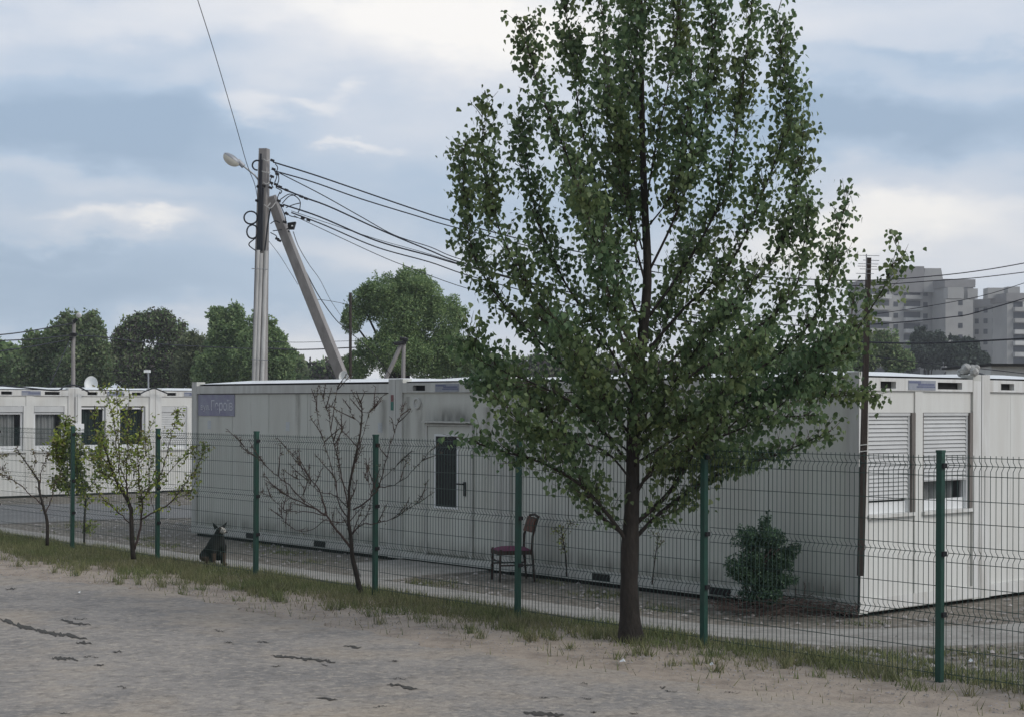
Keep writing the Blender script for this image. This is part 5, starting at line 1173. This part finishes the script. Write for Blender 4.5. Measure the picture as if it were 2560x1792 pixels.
tu_ = np.repeat(cu_, 26) + rng.normal(size=nt_ * 26) * .035; tv_ = np.repeat(cv_, 26) + rng.normal(size=nt_ * 26) * .035; th_ = np.repeat(rng.uniform(.08, .20, nt_), 26) * rng.uniform(.5, 1, nt_ * 26)
hh = rng.uniform(.04, .12, len(u)) * (1 + .35 * vnoise(u, v, 2.2)); u = np.concatenate([u, tu_]); v = np.concatenate([v, tv_]); hh = np.concatenate([hh, th_])
blades('grass', u, v, hh, .0052, m_grass, 'strip of short green grass growing along the foot of the fence')
n = 60000; u = rng.uniform(-12.5, -3, n); v = rng.uniform(11.5, 14.2, n)
vlim = np.interp(u, [-13, -11, -10, -9.4, -8.7, -6], [11.5, 11.6, 12.0, 12.9, 13.9, 14.5]); dn = .35 + vnoise(u, v, 2.7) * .6 + vnoise(u, v, 8) * .3 - (v - 11.5) * .12
keep = (v < vlim) & (rng.random(n) < np.clip(dn, 0, .8)); u, v = u[keep], v[keep]
blades('yard_grass', u, v, rng.uniform(.03, .10, len(u)), .005, m_grass, 'patchy grass on stony soil inside the fence at the right')
n = 60000; u = rng.uniform(-30, -10.5, n); v = rng.uniform(12.8, 14.6, n); dn = vnoise(u, v, 1.3) * 1.3 + vnoise(u, v, 6) * .4 - .45
keep = (rng.random(n) < np.clip(dn, 0, .6)); u, v = u[keep], v[keep]
blades('weeds', u, v, rng.uniform(.02, .07, len(u)), .006, m_grass, 'low weeds scattered on soil between path and container wall')
n = 14000; u = rng.uniform(-34, -3, n); v = rng.uniform(9.0, 11.4, n); ve = np.interp(u, [e_[0] for e_ in edge], [e_[1] for e_ in edge]); dn = .25 - abs(v - ve) * .6 + vnoise(u, v, 4) * .3
keep = rng.random(n) < np.clip(dn, 0, .4); u, v = u[keep], v[keep]
blades('dry_grass', u, v, rng.uniform(.02, .07, len(u)), .005, m_dry, 'thin dry straw where the grass meets the sandy verge')
def stones(name, u, v, s, m, label):
    n = len(u); base = np.array([(1, 0, 0), (0, 1, 0), (-1, 0, 0), (0, -1, 0), (0, 0, .7), (0, 0, -.4)]); V = base[None] * s[:, None, None] * rng.uniform(.5, 1.3, (n, 6, 1))
    an = rng.uniform(0, 6.28, n); c, s_ = np.cos(an)[:, None], np.sin(an)[:, None]; X = V[:, :, 0] * c - V[:, :, 1] * s_; Yy = V[:, :, 0] * s_ + V[:, :, 1] * c
    t = np.clip((v - 11.1) / 1.9, 0, 1); t = t * t * (3 - 2 * t); z = .13 * (1 - t)
    V = np.stack([X + (U.x * u + N.x * v)[:, None], Yy + (U.y * u + N.y * v)[:, None], V[:, :, 2] + z[:, None]], 2).reshape(-1, 3)
    f = np.array([(0, 1, 4), (1, 2, 4), (2, 3, 4), (3, 0, 4)]); Fq = (np.arange(n)[:, None, None] * 6 + f[None]).reshape(-1, 3)
    return tag(quads_mesh(name, m, V, Fq, None, nper=3), label, 'stones', kind='stuff')
n = 16000; u = rng.uniform(-37.5, -3, n); v = rng.uniform(11.5, 22, n)
inside = ((u > uA0 - .1) & (u < uC1 + .1) & (v > WV - .05)) | ((v > 11.62) & (v < 12.75) & (u < -11)); dn = .45 + vnoise(u, v, 1.9) * .5; keep = ~inside & (rng.random(n) < dn); u, v = u[keep], v[keep]
stones('gravel', u, v, rng.uniform(.012, .045, len(u)), m_stone, 'loose grey gravel and rubble on the yard soil')
n = 5000; u = rng.uniform(-26, -4, n); ve = np.interp(u, [e_[0] for e_ in edge], [e_[1] for e_ in edge]); v = ve + rng.normal(size=n) * .45 - .35
stones('pebbles', u, v, rng.uniform(.004, .014, n), m_stone, 'small pebbles strewn over the sandy verge')
n = 9000; u = rng.uniform(-24, -4, n); v = rng.uniform(3.5, 10.2, n); k = rng.random(n) < np.clip(.45 + vnoise(u, v, 1.7) * .6, .03, 1); u, v = u[k], v[k]
stones('road_grit', u, v, rng.uniform(.003, .011, len(u)), m_stone, 'fine grit and small stones scattered over the worn asphalt road')
for i, (px, py, w_, label) in enumerate(((1556, 1653, .03, 'small white scrap of litter on sand below the poplar'), (1779, 1661, .02, 'tiny white scrap of litter below the third post from the right'), (2428, 1652, .02, 'small white scrap in the grass behind the rightmost post'), (196, 1481, .02, 'white scrap lying on the left sandy road margin'))):
    c = G(px, py, .15); mb = MB(); mb.add([c + Vector((-w_, -.03, 0)), c + Vector((w_ * .3, -.05, .012)), c + Vector((w_, .0, 0)), c + Vector((w_ * .5, .05, .02)), c + Vector((-w_ * .6, .04, .004))], [(0, 1, 2, 3, 4)])
    tag(mb.build('litter', m_pvc, origin=c), label, 'litter')

# ------------------------------------------------------------------ the dog sitting behind the fence
def dog():
    u_ = on_v(543, 1420, 11.55)[0]; c = W(u_, 11.55, .10); c.z = gz(u_, 11.55) - .01
    root = empty('dog', 'black and brown dog with white muzzle sitting behind the fence', 'dog', c, 0, None)
    # local frame: the dog faces the camera, its rump a little to the left
    fx_ = Vector((0.66, -0.75, 0)).normalized(); sx_ = Vector((fx_.y * -1, fx_.x, 0)); up = Vector((0, 0, 1))     # sx_ = dog's left side
    def D(f, s, z): return c + (fx_ * f + sx_ * s + up * z) * 1.14
    V = []; E = []; R = []
    def chain(pts, par=None):
        for i, (f, s, z, r) in enumerate(pts):
            V.append(D(f, s, z)); R.append(r)
            if par is not None: E.append((par, len(V) - 1))
            par = len(V) - 1
        return par
    chain([(-.20, 0, .10, .085)])                                                    # 0 rump
    chain([(-.13, 0, .17, .10), (-.05, 0, .25, .095), (.02, 0, .32, .085), (.04, 0, .385, .055)], 0)  # 1..4 spine to neck
    neck = 4
    chain([(.06, 0, .435, .056), (.10, 0, .445, .048), (.15, 0, .43, .030), (.19, 0, .422, .024)], neck)   # head, muzzle 5..8
    for s in (-1, 1):
        chain([(-.16, .085 * s, .11, .065), (-.04, .11 * s, .10, .045), (-.07, .115 * s, .03, .024), (.03, .115 * s, .015, .022)], 0)
        chain([(.03, .065 * s, .25, .045), (.035, .07 * s, .14, .027), (.045, .068 * s, .04, .020), (.085, .07 * s, .015, .024)], 3)
    chain([(-.28, .04, .04, .028), (-.33, .10, .03, .022), (-.33, .18, .03, .012)], 0)
    me = bpy.data.meshes.new('dog_body'); me.from_pydata([tuple(v) for v in V], E, []); ob = bpy.data.objects.new('t', me); C.objects.link(ob)
    sk = ob.modifiers.new('s', 'SKIN'); 
    for i, v in enumerate(me.skin_vertices[0].data): v.radius = (R[i] * 1.14, R[i] * 1.14); v.use_root = (i == 0)
    ss = ob.modifiers.new('b', 'SUBSURF'); ss.levels = 2; ss.render_levels = 2
    dg = bpy.context.evaluated_depsgraph_get(); m2 = bpy.data.meshes.new_from_object(ob.evaluated_get(dg)); bpy.data.objects.remove(ob)
    mb = MB(); mb.add([v.co.copy() for v in m2.vertices], [tuple(p.vertices) for p in m2.polygons])
    mi = []
    for p in m2.polygons:
        q = (p.center - c) / 1.14; f, s, z = q.dot(fx_), q.dot(sx_), q.z; k = 0
        if z < .17 and f > -.02: k = 1
        if .20 <= z < .27 and f > .085 and abs(s) < .04: k = 1
        if z < .12 and f < -.02 and abs(s) > .1: k = 1
        if z > .36 and f > .10: k = 1
        if z > .375 and f > .125 and abs(s) < .04: k = 2
        if z > .44 and f > .10 and abs(s) < .012: k = 2
        if z < .022: k = 1
        mi.append(k)
    mb.mi = mi; mb.build('body', [m_furk, m_furb, m_furw], root, smooth=True)
    for s in (-1, 1):
        e = MB(); b0, b1, b2, t = D(.05, .018 * s, .48), D(.095, .05 * s, .475), D(.045, .07 * s, .45), D(.06, .105 * s, .545)
        e.add([b0, b1, b2, t], [(0, 1, 3), (1, 2, 3), (2, 0, 3), (0, 2, 1)]); e.build('ear', m_furk, root)
        y = MB(); y.lathe(D(.118, .024 * s, .468), fx_, [(.001, .006), (.007, .002), (.008, -.004)], 8); y.build('eye', m_black, root)
    y = MB(); y.lathe(D(.212, 0, .428), fx_, [(.001, .01), (.012, .004), (.014, -.006)], 8); y.build('nose', m_black, root)
dog()
# ------------------------------------------------------------------ hazy damp air
hm = bpy.data.materials.new('haze_air'); hm.use_nodes = True; hn = hm.node_tree.nodes; hn.clear()
pv = hn.new('ShaderNodeVolumePrincipled'); ho = hn.new('ShaderNodeOutputMaterial'); hm.node_tree.links.new(pv.outputs[0], ho.inputs['Volume'])
pv.inputs['Color'].default_value = (0.93, 0.95, 1.0, 1); pv.inputs['Density'].default_value = 0.00055; pv.inputs['Anisotropy'].default_value = 0.2
hb = MB(); hb.box(-420, 420, -60, 620, -2, 75); tag(hb.build('haze', hm), 'faint bluish damp air over the whole place', 'haze', kind='stuff')
